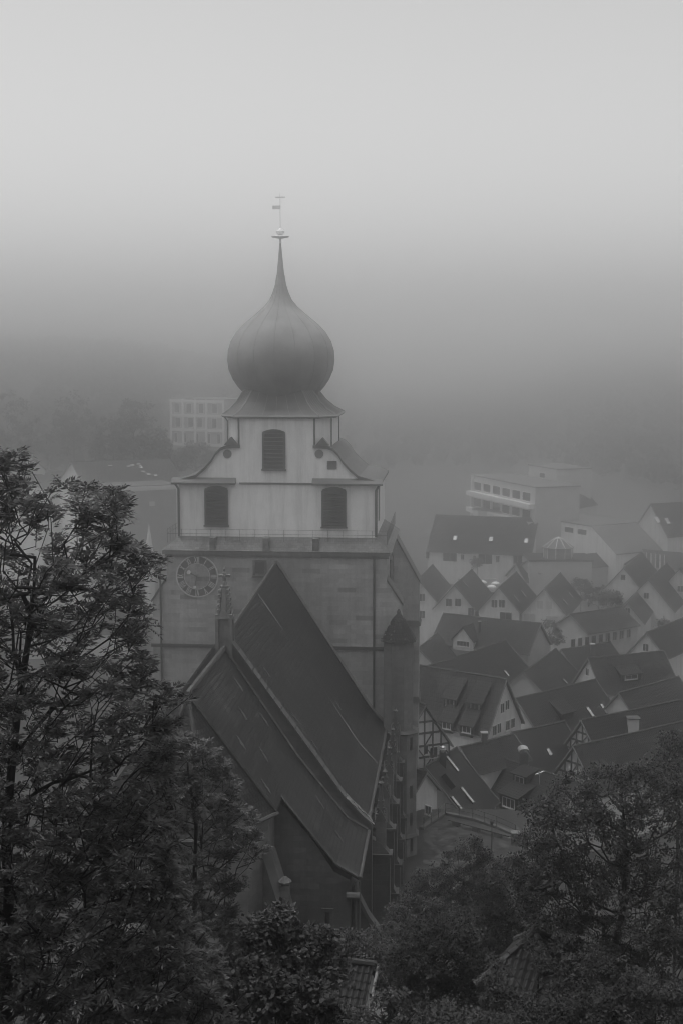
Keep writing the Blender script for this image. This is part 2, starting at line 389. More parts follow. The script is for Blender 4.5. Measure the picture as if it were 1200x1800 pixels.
def make_tower():
    zl = Zc(966); zs = Zc(1137)             # ledge lip, string course
    W, Dp = 10.6, 17.5
    b = MB(); b.box(-W, W, 0, Dp, -2, zl - 0.5)
    tw = b.build('tower_wall', 'tower_stone', church)
    # cornice and weathered ledge roof round the shaft
    b = MB(); e = 0.35
    b.box(-W - 0.15, W + 0.15, -0.15, Dp + 0.15, zl - 0.75, zl - 0.5)
    b.box(-W - e, W + e, -e, Dp + e, zl - 0.5, zl - 0.12)
    b.build('cornice', 'ashlar', tw)
    zb = Zc(946); hb = 9.5
    b = MB()
    b.hexa([(-W - e - .12, -e - .12, zl - 0.12), (W + e + .12, -e - .12, zl - 0.12), (W + e + .12, Dp + e + .12, zl - 0.12), (-W - e - .12, Dp + e + .12, zl - 0.12)],
           [(-hb, 0.9, zb), (hb, 0.9, zb), (hb, Dp - 0.9, zb), (-hb, Dp - 0.9, zb)])
    for px in (375, 468, 555):
        v = Lc(px, 950, 0)[0]; b.box(v - 0.28, v + 0.28, -0.42, 0.95, zl - 0.1, zb + 0.04)
    b.build('ledge_roof', 'ledge_tile', tw)
    b = MB()
    yb = 0.45
    for (x0, y0, x1, y1) in ((-W, yb, W, yb), (W, yb, W, Dp - yb), (-W, yb, -W, Dp - yb)):
        n = int(max(abs(x1 - x0), abs(y1 - y0)) / 1.35)
        for h in (0.55, 0.98): b.tube([(x0, y0, zb - 0.25 + h), (x1, y1, zb - 0.25 + h)], 0.014, 4)
        for i in range(n + 1):
            x, y = x0 + (x1 - x0) * i / n, y0 + (y1 - y0) * i / n
            b.tube([(x, y, zb - 0.6), (x, y, zb + 0.75)], 0.016, 4)
    b.build('ledge_railing', 'iron', tw)
    # string course
    b = MB(); b.box(-W - 1.6, -2.8, -0.18, 0.0, zs - 0.16, zs + 0.16); b.box(4.7, W + 0.2, -0.18, 0, zs - .16, zs + .16)
    b.box(W, W + 0.18, 0, Dp, zs - 0.16, zs + 0.16)
    b.build('string_course', 'lead', tw)
    # belfry stage, plastered, front wall runs up into the gable
    b = MB(); zc = Zc(851)
    b.box(-hb, hb, 0.9, Dp - 0.9, zb - 0.6, zc)
    bf = b.build('belfry_wall', 'tower_plaster', church)
    # gable outline on the front plane (measured, right half mirrored)
    half = [(627, 839), (612, 826), (600, 813), (592, 800), (583, 791), (573, 787), (560, 786), (548, 786)]
    c0 = 484
    prof = [(Lc(x, y, 0.9)[0] - Lc(c0, y, 0.9)[0], Zc(y, 0.9)) for x, y in half]
    top = Zc(735, 0.9)
    out = [(hb - 0.1, zc)] + prof + [(3.66, prof[-1][1]), (3.66, top), (-3.66, top), (-3.66, prof[-1][1])] + [(-v, z) for v, z in prof[::-1]] + [(-hb + 0.1, zc)]
    b = MB(); b.prism([(v, Dp - 1.4, z) for v, z in out], (0, 0.5, 0)); b.build('belfry_gable', 'tower_plaster', church)
    b = MB(); b.prism([(v, 0.9, z) for v, z in out], (0, 0.5, 0)); gb = b.build('belfry_gable', 'tower_plaster', church)
    # gable coping
    pc = [(hb + 0.2, zc + 0.05)] + prof
    for sg in (1, -1):
        b = MB()
        for i in range(len(pc) - 1):
            (v0, z0), (v1, z1) = pc[i], pc[i + 1]
            b.hexa([(sg * v0, 0.68, z0 - .08), (sg * v1, 0.68, z1 - .08), (sg * v1, 1.5, z1 - .08), (sg * v0, 1.5, z0 - .08)],
                   [(sg * v0, 0.68, z0 + .2), (sg * v1, 0.68, z1 + .2), (sg * v1, 1.5, z1 + .2), (sg * v0, 1.5, z0 + .2)])
        va, vb = 3.75, 5.05; zt = prof[-1][1] + 0.2
        b.prism([(sg * va, 0.6, zt), (sg * vb, 0.6, zt), (sg * (va + vb) / 2, 0.6, zt + 0.75)], (0, 0.9, 0))
        b.build('coping', 'lead', gb)
    for px in (400, 561):
        b = MB()
        v, z = Lc(px, 798, 0.85)
        ring = [(v + 0.42 * math.cos(a * math.pi / 8), 0.84, z + 0.42 * math.sin(a * math.pi / 8)) for a in range(16)]
        b.prism(ring, (0, 0.05, 0)); b.build('roundel', 'roundel_dark', gb)
    (v0, z1), (v1, z0) = Lc(575, 810, .9), Lc(592, 825, .9)
    b = MB(); b.box(v0, v1, 0.85, 0.9, z0, z1); b.build('hatch_window', 'shutter', church)
    # little eave roofs across the front and the band between
    for (p0, p1) in ((301, 414), (548, 672)):
        b = MB()
        va, vb = Lc(p0, 850, 0.4)[0], Lc(p1, 850, 0.4)[0]
        b.hexa([(va, 0.3, zc - 0.12), (vb, 0.3, zc - 0.12), (vb, 0.9, zc - 0.05), (va, 0.9, zc - 0.05)],
               [(va, 0.3, zc + 0.05), (vb, 0.3, zc + 0.05), (vb, 0.9, zc + 0.5), (va, 0.9, zc + 0.5)])
        b.build('eave_roof', 'lead', bf)
    b = MB(); b.box(-3.6, 3.6, 0.78, 0.9, zc - 0.12, zc + 0.06)
    b.build('band', 'lead', bf)
    # the curved side roofs
    full = [(hb + 0.45, zc - 0.05)] + [(hb - 0.35, zc + 0.35)] + [(v, z) for v, z in prof] + [(3.7, prof[-1][1] + 0.1)]
    b = MB()
    for sg in (1, -1):
        for i in range(len(full) - 1):
            (v0, z0), (v1, z1) = full[i], full[i + 1]
            b.hexa([(sg * v0, 1.4, z0 - .1), (sg * v1, 1.4, z1 - .1), (sg * v1, Dp - 1.4, z1 - .1), (sg * v0, Dp - 1.4, z0 - .1)],
                   [(sg * v0, 1.4, z0 + .1), (sg * v1, 1.4, z1 + .1), (sg * v1, Dp - 1.4, z1 + .1), (sg * v0, Dp - 1.4, z0 + .1)])
    b.build('belfry_roof', 'seam_roof', church)
    # octagon
    dO = 13.0; y0 = 0.95; a, c = 3.64, 5.0; zoct = Zc(733, 0.9)
    ring = [(-a, y0), (a, y0), (c, y0 + 2.2), (c, y0 + dO - 2.2), (a, y0 + dO), (-a, y0 + dO), (-c, y0 + dO - 2.2), (-c, y0 + 2.2)]
    b = MB(); b.hexa([(x, y, zc + 1) for x, y in ring], [(x, y, zoct) for x, y in ring])
    oc = b.build('octagon_wall', 'tower_plaster', church)
    # eave roof: flares out, sweeps up to the neck of the onion
    cx, cyy = -0.2, y0 + 5.2
    k = 1.0564; mid = y0 + dO / 2
    eave = [(x * 1.11, mid + (y - mid) * 1.06) for x, y in ring]
    zn = Zc(686, 6.1)
    rows = [[(x, y, zoct - 0.12) for x, y in eave], [(x, y, zoct + 0.1) for x, y in eave]]
    nk = 3.95
    def neck(r): 
        an = [(-a, -c), (a, -c), (c, -a), (c, a), (a, c), (-a, c), (-c, a), (-c, -a)]
        L = math.hypot(a, c); return [(cx + p / L * r * 1.02, cyy + q / L * r * 1.02) for p, q in an]
    nr = neck(nk)
    for t_, zf in ((0.35, 0.22), (0.65, 0.52), (0.88, 0.86), (1.0, 1.0)):
        rows.append([(e_[0] + (n_[0] - e_[0]) * t_, e_[1] + (n_[1] - e_[1]) * t_, zoct + 0.1 + (zn - zoct) * zf) for e_, n_ in zip(eave, nr)])
    b = MB(); vs_ = [p for r_ in rows for p in r_]; fs = [list(range(8))[::-1]]
    for i in range(len(rows) - 1):
        for q in range(8): fs.append([i * 8 + q, i * 8 + (q + 1) % 8, (i + 1) * 8 + (q + 1) % 8, (i + 1) * 8 + q])
    fs.append([(len(rows) - 1) * 8 + q for q in range(8)])
    b.add(vs_, fs); er = b.build('octagon_roof', 'roof_metal', church)
    b = MB()
    for q in range(8):
        b.tube([(r_[q][0], r_[q][1], r_[q][2] + 0.05) for r_ in rows[1:]], 0.07, 5)
        p, q2 = rows[1][q], rows[1][(q + 1) % 8]
        b.tube([(p[0], p[1], p[2] - .05), (q2[0], q2[1], q2[2] - .05)], 0.12, 6)
        for j in range(1, 6):
            t_ = j / 6
            b.tube([tuple(r_[q][k_] + (r_[(q + 1) % 8][k_] - r_[q][k_]) * t_ + (0.02 if k_ == 2 else 0) for k_ in range(3)) for r_ in rows[1:]], 0.025, 4)
    b.build('roof_seam', 'dome_metal', er)
    # onion dome
    zz = [(815, 160), (790, 182), (760, 202), (720, 219), (680, 224), (640, 222), (600, 210), (560, 186), (530, 158), (505, 128), (480, 98), (455, 70), (425, 46), (395, 33), (360, 22), (320, 16), (270, 11), (225, 7), (183, 3.4)]
    sc = (135 + 6.1) / F
    pr = [(h / 2.4 * sc, Zc(350 + z / 2.4, 6.1)) for z, h in zz]
    pr = [(pr[0][0] * 0.98, zn - 0.6)] + pr
    b = MB(); b.lathe(pr, (cx, cyy), 32); dm = b.build('onion_dome', 'dome_metal', church, smooth=True)
    b = MB()
    for q in range(16):
        an = 2 * math.pi * q / 16
        b.tube([(cx + (r_ + .01) * math.cos(an), cyy + (r_ + .01) * math.sin(an), z) for r_, z in pr[1:-3]], 0.025, 4)
    b.build('dome_seam', 'dome_metal', dm)
    b = MB(); zt = pr[-1][1]
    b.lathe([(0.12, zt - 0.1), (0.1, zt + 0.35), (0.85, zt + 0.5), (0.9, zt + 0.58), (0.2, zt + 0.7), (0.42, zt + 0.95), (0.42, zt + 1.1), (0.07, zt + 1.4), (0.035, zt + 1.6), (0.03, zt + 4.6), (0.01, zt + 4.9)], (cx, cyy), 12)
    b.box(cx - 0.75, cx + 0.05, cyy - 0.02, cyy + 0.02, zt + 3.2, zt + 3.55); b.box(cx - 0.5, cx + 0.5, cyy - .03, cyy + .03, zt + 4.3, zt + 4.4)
    b.build('weather_vane', 'haze_pale_metal', church)
    # downpipes and gutters
    zg = zc - 0.1
    def pipe(pts, r=0.11): 
        q = MB(); q.tube(pts, r, 6); q.build('downpipe', 'pipe_metal', church)
    pipe([(hb + .3, .6, zg), (hb + 0.02, .78, zg - .5), (hb + .02, .78, zb + .1)], 0.14); pipe([(-hb - .3, .6, zg), (-hb - .02, .78, zg - .5), (-hb - .02, .78, zb)], 0.12)
    vd = Lc(657, 1100, 0)[0]; pipe([(vd, -0.12, zl - .5), (vd, -0.12, 10.5)], 0.12)
    vl = Lc(284, 1100, 0)[0]; pipe([(vl, -0.12, zl - .5), (vl, -0.12, 2)], 0.10)
    for x, y in (( a, y0 - .06), (-a, y0 - .06)): pipe([(x, y, zoct), (x, y, prof[-1][1] + .2)], 0.10)
    pipe([(c + .06, y0 + 2.2, zoct), (c + .06, y0 + 2.2, zc + 3)], 0.07); pipe([(-c - .3, y0 + 1.9, zoct - .1), (-c - .06, y0 + 2.1, zoct - .5), (-c - .06, y0 + 2.1, zc + 3)], 0.07)
    pipe([(c + .06, y0 + dO - 2.2, zoct), (c + .06, y0 + dO - 2.2, zc + 3)], 0.07)
    # openings: set proud of the plaster on the 0.9 plane
    for args in ((461, 498, 757, 826, 9), (359, 397, 857, 925, 22), (566, 605, 859, 928, 22)):
        f = louvre_window(*args)
        f.location = (0, 0.88, 0)
    (v0, z1), (v1, z0) = Lc(449, 988, 0), Lc(465, 1008, 0)
    b = MB(); b.box(v0, v1, -0.05, 0.02, z0, z1); wn = b.build('tower_window', 'shutter', church)
    b = MB(); b.box(v0 - .25, v0, -.1, 0, z0 - .2, z1 + .2); b.box(v1, v1 + .25, -.1, 0, z0 - .2, z1 + .2); b.box(v0, v1, -.1, 0, z1, z1 + .2); b.box(v0 - .3, v1 + .3, -.2, 0, z0 - .38, z0 - .2)
    b.build('frame', 'ashlar', wn)
    # side belfry window
    b = MB(); b.box(hb, hb + 0.05, 5.0, 6.6, Zc(925), Zc(860)); b.build('louvre_window', 'shutter', church)
    # clock
    cv, cz = Lc(347, 1013, 0); rad = 37 * 135 / F
    def disc(r0, r1, y, th, q, n=48):
        for i in range(n):
            a0, a1 = 2 * math.pi * i / n, 2 * math.pi * (i + 1) / n
            q.prism([(cv + r0 * math.cos(a0), y, cz + r0 * math.sin(a0)), (cv + r1 * math.cos(a0), y, cz + r1 * math.sin(a0)),
                     (cv + r1 * math.cos(a1), y, cz + r1 * math.sin(a1)), (cv + r0 * math.cos(a1), y, cz + r0 * math.sin(a1))], (0, -th, 0))
    b = MB(); disc(0.02, rad * .66, -0.005, 0.03, b); ck = b.build('clock', 'tower_stone', church)
    b = MB(); disc(rad * 0.62, rad * 0.985, -0.006, 0.045, b); b.build('dial_ring', 'clock_dark', ck)
    b = MB(); disc(rad * .97, rad * 1.03, -0.002, 0.09, b); disc(rad * .62, rad * .645, -0.045, 0.03, b, 36); b.build('rim', 'gilt', ck)
    b = MB(); num = ['XII', 'I', 'II', 'III', 'IIII', 'V', 'VI', 'VII', 'VIII', 'IX', 'X', 'XI']
    for i, s_ in enumerate(num):
        an = R(90 - 30 * i); rd = Vector((math.cos(an), 0, math.sin(an))); tg = Vector((math.sin(an), 0, -math.cos(an)))
        wd = {'I': 0.13, 'V': 0.26, 'X': 0.26}; tot = sum(wd[ch] for ch in s_); p = -tot / 2
        mid_ = Vector((cv, -0.075, cz)) + rd * rad * 0.81; hl = rad * 0.14
        for ch in s_:
            c_ = mid_ + tg * (p + wd[ch] / 2); p += wd[ch]
            if ch == 'I': b.obox(c_, tg * 0.035, (0, 0.02, 0), rd * hl)
            else:
                for sg in (1, -1):
                    if ch == 'X': b.obox(c_, tg * 0.03, (0, 0.02 + .004 * sg, 0), rd * hl + tg * sg * 0.10)
                    else: b.obox(c_ + tg * sg * 0.05, tg * 0.03, (0, 0.02 + .004 * sg, 0), rd * hl + tg * sg * 0.05)
    b.build('numerals', 'gilt', ck)
    for an, ln, rr in ((R(90 - 297), rad * .62, 0.2), (R(90 - 192), rad * .74, 0.14)):
        b = MB(); rd = Vector((math.cos(an), 0, math.sin(an))); tg = Vector((math.sin(an), 0, -math.cos(an)))
        b.obox(Vector((cv, -0.14, cz)) + rd * ln * .4, tg * .045, (0, .015, 0), rd * ln * .55, 0)
        e_ = Vector((cv, -0.165, cz)) + rd * ln * .72
        b.prism([e_ + (tg * math.cos(k_ * math.pi / 6) + rd * math.sin(k_ * math.pi / 6)) * rr for k_ in range(12)], (0, 0.04, 0), 1)
        b.build('clock_hand', ['clock_dark', 'plaster'], ck)
    # buttresses of the tower
    def buttress(nm, v0, v1, u0, u1, ztop, zlow, mat='tower_stone'):
        q = MB()
        q.hexa([(v0, u0, -2), (v1, u0, -2), (v1, u1, -2), (v0, u1, -2)], [(v0, u0, ztop), (v1, u0, zlow), (v1, u1, zlow), (v0, u1, ztop)])
        o = q.build(nm, mat, church)
        q = MB(); d = 0.12
        q.hexa([(v0, u0 - d, ztop + .02), (v1 + (d if v1 > v0 else -d), u0 - d, zlow - .1), (v1 + (d if v1 > v0 else -d), u1 + d, zlow - .1), (v0, u1 + d, ztop + .02)],
               [(v0, u0 - d, ztop + .28), (v1 + (d if v1 > v0 else -d), u0 - d, zlow + .14), (v1 + (d if v1 > v0 else -d), u1 + d, zlow + .14), (v0, u1 + d, ztop + .28)])
        q.build('weathering', 'lead', o); return o
    buttress('tower_buttress', W, W + 1.45, 0.06, 2.4, Zc(1020), Zc(1060))
    buttress('tower_buttress', -W, -W - 1.45, 0.06, 2.4, Zc(1020), Zc(1060))
    bt = buttress('tower_buttress', W, Lc(736, 1000, Dp - 3.2)[0], Dp - 3.2, Dp, Zc(938, Dp - 3), Zc(1020, Dp - 3))
    vb = Lc(736, 1000, Dp - 3.2)[0]; q = MB()
    for py_ in (1092, 1225): 
        z = Zc(py_, Dp - 3.2); q.hexa([(W, Dp - 3.45, z - .25), (vb + .2, Dp - 3.45, z - .25), (vb + .2, Dp + .2, z - .25), (W, Dp + .2, z - .25)], [(W, Dp - 3.2, z + .3), (vb, Dp - 3.2, z + .3), (vb, Dp, z + .3), (W, Dp, z + .3)])
    q.build('string_course', 'lead', bt)
    q = MB(); q.box(W, vb + 0.9, Dp - 4.2, Dp + 0.5, -2, 2.6); q.build('plinth', 'dark_ashlar', bt)
    # pointed window in the north wall
    q = MB(); zw0, zw1 = Zc(1045, 7), Zc(962, 7)
    pts = [(W + .02, 5.2, zw0), (W + .02, 9.2, zw0), (W + .02, 9.2, zw1 - 2.4), (W + .02, 8.7, zw1 - 1.1), (W + .02, 7.2, zw1), (W + .02, 5.7, zw1 - 1.1), (W + .02, 5.2, zw1 - 2.4)]
    q.prism(pts, (0.05, 0, 0)); pw = q.build('pointed_window', 'window_glass', church)
    q = MB()
    for i in range(len(pts)):
        p_, p2 = pts[i], pts[(i + 1) % len(pts)]; q.tube([(W + .1, p_[1], p_[2]), (W + .1, p2[1], p2[2])], 0.18, 5)
    for y in (6.2, 7.2, 8.2): q.tube([(W + .1, y, zw0), (W + .1, y, zw1 - 1.0)], 0.08, 5)
    q.build('tracery', 'ashlar', pw)
make_tower()

NV = 10.6                                    # half width of the nave at its eaves
EAVE = 12.3; GU = -30.0
RZ0, RZ1 = Zc(988), 26.7
def roofline(v, rz, ez, hw):
    """height of the steep roof with its swept eave"""
    a = abs(v) / hw
    return rz - (rz - ez) * (1.06 * a - 0.06 * a * a) if a < 0.82 else None
def make_nave():
    # walls
    b = MB(); b.box(-NV + 0.5, NV - 0.5, GU, -0.02, -2, EAVE + 0.25)
    nv = b.build('nave_wall', 'dark_ashlar', church)
    # roof in strips with a softer pitch at the foot
    fr = [(0.0, 0.0), (0.84, 0.875), (0.93, 0.95), (1.0, 1.0)]
    b = MB()
    for sg in (1, -1):
        for i in range(len(fr) - 1):
            (a0, d0), (a1, d1) = fr[i], fr[i + 1]
            def pt(a, d, u, rz, th): return (sg * a * NV, u, rz - (rz - EAVE) * d + th)
            b.hexa([pt(a0, d0, -0.02, RZ0, -.25), pt(a1, d1, -0.02, RZ0, -.25), pt(a1, d1, GU + .5, RZ1, -.25), pt(a0, d0, GU + .5, RZ1, -.25)],
                   [pt(a0, d0, -0.02, RZ0, 0), pt(a1, d1, -0.02, RZ0, 0), pt(a1, d1, GU + .5, RZ1, 0), pt(a0, d0, GU + .5, RZ1, 0)])
    rf = b.build('nave_roof', 'church_tile', church)
    b = MB(); b.tube([(0, -.02, RZ0), (0, GU + .5, RZ1)], 0.17, 6); 
    for u in (): pass
    b.build('ridge', 'ridge_tile', rf)
    # lightning conductor down the slope and flashing along the tower
    b = MB()
    u1, u0 = -21.0, -21.0
    def on(v, u, th=0.05):
        rz = RZ0 + (RZ1 - RZ0) * (u / GU); a = abs(v) / NV
        d = np.interp(a, [f[0] for f in fr], [f[1] for f in fr]); return (v, u, rz - (rz - EAVE) * d + th)
    b.tube([on(0.1, -13.5), on(8.9, -13.5), on(10.5, -13.5)], 0.07, 4)
    for k in range(10):
        pass
    b.build('lightning_cable', 'ashlar', rf)
    b = MB(); pts = [on(v, -0.1, 0.12) for v in (0, 2, 4, 6, 8, 8.9, 9.9, 10.6)]
    b.tube(pts, 0.2, 5); b.build('flashing', 'ashlar', rf)
    # small pale roof hooks
    for (v, u) in ((2.0, -13), (3.4, -7), (3.9, -22), (5.3, -18), (6.4, -27), (7.0, -12), (2.6, -26), (4.9, -27)):
        p = Vector(on(v, u, 0.06)); MB().obox(p, (0.26, 0, -0.38), (0, 0.05, 0), (0.03, 0, 0.03)).build('roof_hook', 'lichen', rf)
    # gutter
    for sg in (1, -1): MB().tube([(sg * (NV + 0.1), -.1, EAVE - .05), (sg * (NV + 0.1), GU + .2, EAVE - .05)], 0.14, 6).build('gutter', 'pipe_metal', rf)
    # east gable: a wall that stands above both roofs, with coping slabs
    hw = NV + 0.45; ap = RZ1 + 0.35
    k = (ap - (EAVE + 0.2)) / hw
    line = [(0, ap), (hw * .82, ap - (ap - EAVE - .2) * .86), (hw, EAVE + 0.2)]
    b = MB()
    b.prism([(-hw, GU - .35, -2), (hw, GU - .35, -2), (line[2][0], GU - .35, line[2][1]), (line[1][0], GU - .35, line[1][1]), (0, GU - .35, ap), (-line[1][0], GU - .35, line[1][1]), (-hw, GU - .35, line[2][1])], (0, 0.85, 0))
    gw = b.build('east_gable', 'dark_ashlar', church)
    for sg in (1, -1):
        b = MB()
        for (p, q) in ((line[0], line[1]), (line[1], line[2])):
            n = max(1, int(math.hypot(p[0] - q[0], p[1] - q[1]) / 0.9))
            for i in range(n):
                t0, t1 = i / n, (i + 1) / n - 0.004; j = random.uniform(-.008, .008)
                a0 = (p[0] + (q[0] - p[0]) * t0, p[1] + (q[1] - p[1]) * t0); a1 = (p[0] + (q[0] - p[0]) * t1, p[1] + (q[1] - p[1]) * t1)
                b.hexa([(sg * a0[0], GU - .5, a0[1] - .05 + j), (sg * a1[0], GU - .5, a1[1] - .05 + j), (sg * a1[0], GU + .7, a1[1] - .05 + j), (sg * a0[0], GU + .7, a0[1] - .05 + j)],
                       [(sg * a0[0], GU - .5, a0[1] + .24 + j), (sg * a1[0], GU - .5, a1[1] + .24 + j), (sg * a1[0], GU + .6, a1[1] + .24 + j), (sg * a0[0], GU + .6, a0[1] + .24 + j)])
        b.build('coping', 'lead', gw)
    # patches of lichen on the foot of the coping
    b = MB()
    for i in range(26):
        t = random.uniform(0.78, 1.0); v = hw * t; z = np.interp(t, [0.82, 1], [line[1][1], line[2][1]]) + 0.27
        s_ = random.uniform(.06, .2); b.obox((v, GU + random.uniform(-.4, .5), z), (s_, 0, -s_ * .9), (0, s_, 0), (.02, 0, .02))
    b.build('lichen_patch', 'lichen', gw)
    # the big pinnacle on the gable
    zb, zt, zs = Zc(1150, GU - .4), Zc(1086, GU - .4), Zc(1012, GU - .4)
    b = MB(); u = GU - 0.1; s_ = 0.62
    b.box(-.42, .42, u - .42, u + .42, zb - 1.4, zt)
    for x in (-1, 1):
        for y in (-1, 1): b.box(x * .5 - .13, x * .5 + .13, u + y * .5 - .13, u + y * .5 + .13, zb - .3, zt + .25)
    pn = b.build('pinnacle', 'ashlar', church)
    b = MB()
    for q in range(4):
        a = q * math.pi / 2; d = Vector((math.cos(a), math.sin(a), 0)); tq = Vector((-math.sin(a), math.cos(a), 0)); c_ = Vector((0, u, 0)) + d * .52
        b.prism([c_ - tq * .5 + Vector((0, 0, zt - .1)), c_ + tq * .5 + Vector((0, 0, zt - .1)), c_ + Vector((0, 0, zt + .75))], d * .14)
    b.build('gablet', 'ashlar', pn)
    b = MB(); b.lathe([(.56, zt), (.46, zt + .6), (.34, zs - 1.0), (.16, zs - .5)], (0, u), 8, 0.5)
    b.lathe([(.34, zs - .95), (.36, zs - .85), (.2, zs - .7)], (0, u), 8, .5)
    h = zs - zt
    for q in range(4):
        a = q * math.pi / 2 + math.pi / 4
        for i in range(5):
            z = zt + .5 + i * (h - 1.3) / 5; r_ = np.interp(z, [zt, zs], [.56, .2]) + .08
            b.obox((r_ * math.cos(a), u + r_ * math.sin(a), z), (.1, 0, .03), (0, .1, .03), (0, 0, .1))
    b.build('spirelet', 'ashlar', pn)
    b = MB(); b.lathe([(.14, zs - .55), (.12, zs + .0), (.16, zs + .1), (.06, zs + .25), (.1, zs + .4), (.02, zs + .6)], (0, u), 8)
    b.box(-.42, .42, u - .1, u + .1, zs - .2, zs); b.box(-.1, .1, u - .42, u + .42, zs - .2, zs)
    b.build('finial', 'ashlar', pn)
make_nave()

def make_north_side():
    # buttresses with gabled caps and pinnacles
    def butt(u, s=1.0, tall=0.0):
        v0, v1 = NV - 0.6, NV + 1.75; w_ = 0.55
        z1, z2 = 4.6, 9.6
        b = MB()
        b.box(v0, v1 + .25, u - w_, u + w_, -2, z1 - .4)
        b.hexa([(v0, u - w_, z1 - .4), (v1 + .25, u - w_, z1 - .4), (v1 + .25, u + w_, z1 - .4), (v0, u + w_, z1 - .4)], [(v0, u - w_ + .05, z1 + .2), (v1, u - w_ + .05, z1), (v1, u + w_ - .05, z1), (v0, u + w_ - .05, z1 + .2)])
        b.box(v0, v1, u - w_ + .06, u + w_ - .06, z1, z2)
        b.hexa([(v0, u - w_ + .06, z2), (v1, u - w_ + .06, z2), (v1, u + w_ - .06, z2), (v0, u + w_ - .06, z2)], [(v0, u - .4, z2 + 1.6), (v1 - .75, u - .4, z2 + .9), (v1 - .75, u + .4, z2 + .9), (v0, u + .4, z2 + 1.6)])
        o = b.build('buttress', 'dark_ashlar', church)
        for z, vv in ((z1 - .4, v1 + .25), (z2, v1)): MB().box(v0, vv + .16, u - w_ - .14, u + w_ + .14, z - .18, z + .06).build('drip_course', 'lead', o)
        pz = z2 + .2; pv = v1 - .75
        b = MB(); b.box(pv - .38, pv + .38, u - .38, u + .38, pz, pz + 2.5)
        p = b.build('pinnacle_shaft', 'ashlar', o)
        b = MB(); zt = pz + 2.5
        for q in range(4):
            a = q * math.pi / 2; d = Vector((math.cos(a), math.sin(a), 0)); tq = Vector((-math.sin(a), math.cos(a), 0)); c_ = Vector((pv, u, 0)) + d * .34
            b.prism([c_ - tq * .5 + Vector((0, 0, zt - .12)), c_ + tq * .5 + Vector((0, 0, zt - .12)), c_ + Vector((0, 0, zt + .85))], d * .12)
        b.lathe([(.42, zt), (.28, zt + 1.0 + tall * .3), (.1, zt + 1.9 + tall)], (pv, u), 4, .5)
        for q in range(4):
            a = q * math.pi / 2 + math.pi / 4
            for i in range(3):
                r_ = .42 - i * .1; b.obox((pv + r_ * math.cos(a), u + r_ * math.sin(a), zt + .4 + i * .5), (.08, 0, 0), (0, .08, 0), (0, 0, .09))
        b.lathe([(.1, zt + 1.8 + tall), (.24, zt + 1.95 + tall), (.1, zt + 2.1 + tall), (.03, zt + 2.4 + tall)], (pv, u), 6)
        b.build('spirelet', 'dark_ashlar', o)
    for u, tl in ((-2.9, .2), (-8.8, 0), (-15.2, .1), (-21.8, 0), (-27.8, .9)): butt(u, tall=tl)
    # aisle windows between the buttresses
    for u in (-5.8, -12.0, -18.5, -24.8):
        q = MB(); x = NV - .5 + .02
        pts = [(x, u - 1.3, 2.5), (x, u + 1.3, 2.5), (x, u + 1.3, 8.6), (x, u + .9, 10.0), (x, u, 11.0), (x, u - .9, 10.0), (x, u - 1.3, 8.6)]
        q.prism(pts, (0.04, 0, 0)); o = q.build('pointed_window', 'window_glass', church)
        q = MB()
        for i in range(len(pts)):
            a, c = pts[i], pts[(i + 1) % len(pts)]; q.tube([(x + .05, a[1], a[2]), (x + .05, c[1], c[2])], .14, 5)
        for y in (-.45, .45): q.tube([(x + .05, u + y, 2.5), (x + .05, u + y, 10)], .07, 5)
        q.build('tracery', 'ashlar', o)
    # pale downpipes beside the buttresses
    for u in (-2.2, -8.1, -14.5, -21.1):
        q = MB(); q.tube([(NV + 1.55, u, 12), (NV + 1.55, u, 0)], .06, 6); q.build('downpipe', 'lichen', church)
    # octagonal stair turret in the angle of tower and nave
    cv, cu = Lc(700, 1130, -0.9)[0], -0.9
    z0, z1, z2, zr, za = -2, Zc(1472, -2.4, 715), Zc(1290, -2.4, 715), Zc(1131, -2.4, 700), Zc(1078, -1, 700)
    b = MB()
    b.lathe([(1.72, z0), (1.72, z1)], (cv + .25, cu), 8, .5); b.lathe([(1.62, z1), (1.62, z2)], (cv + .25, cu), 8, .5); b.lathe([(1.5, z2), (1.5, zr)], (cv, cu), 8, .5)
    tr = b.build('stair_turret', 'ashlar', church)
    b = MB(); b.lathe([(1.8, z1 - .2), (1.92, z1 - .05), (1.62, z1 + .2)], (cv + .25, cu), 8, .5); b.lathe([(1.7, z2 - .2), (1.85, z2 - .05), (1.5, z2 + .2)], (cv + .25, cu), 8, .5)
    b.build('string_course', 'lead', tr)
    b = MB(); b.lathe([(1.6, zr - .06), (1.8, zr), (1.25, zr + 1.0), (.7, zr + 2.0), (.12, za)], (cv, cu), 8, .5); b.lathe([(.14, za - .1), (.2, za + .15), (.05, za + .4)], (cv, cu), 6)
    b.build('turret_roof', 'church_tile', tr)
    b = MB()
    for k in range(12):
        t = random.random(); r_ = 1.72 - 1.3 * t; a = random.uniform(-math.pi, 0); z = zr + .12 + 2.4 * t
        b.obox((cv + r_ * math.cos(a), cu + r_ * math.sin(a), z), (.08, 0, .03), (0, .08, .03), (0, 0, .04))
    b.build('lichen_patch', 'lichen', tr)
    # slits on the two faces turned to the camera
    ap = 1.62 * math.cos(math.pi / 8)
    for an, pys in ((-math.pi / 2, (1347, 1392, 1437, 1484)), (-math.pi / 4, (1310, 1395, 1443, 1488))):
        d = Vector((math.cos(an), math.sin(an), 0)); tq = Vector((-math.sin(an), math.cos(an), 0))
        for py_ in pys:
            z = Zc(py_, cu - 1.6, 715); rr = ap if z > z1 else 1.72 * math.cos(math.pi / 8)
            b = MB(); b.obox(Vector((cv + .25, cu, z)) + d * (rr + .01), d * .02, tq * .16, (0, 0, .62)); b.build('slit_window', 'window_glass', tr)
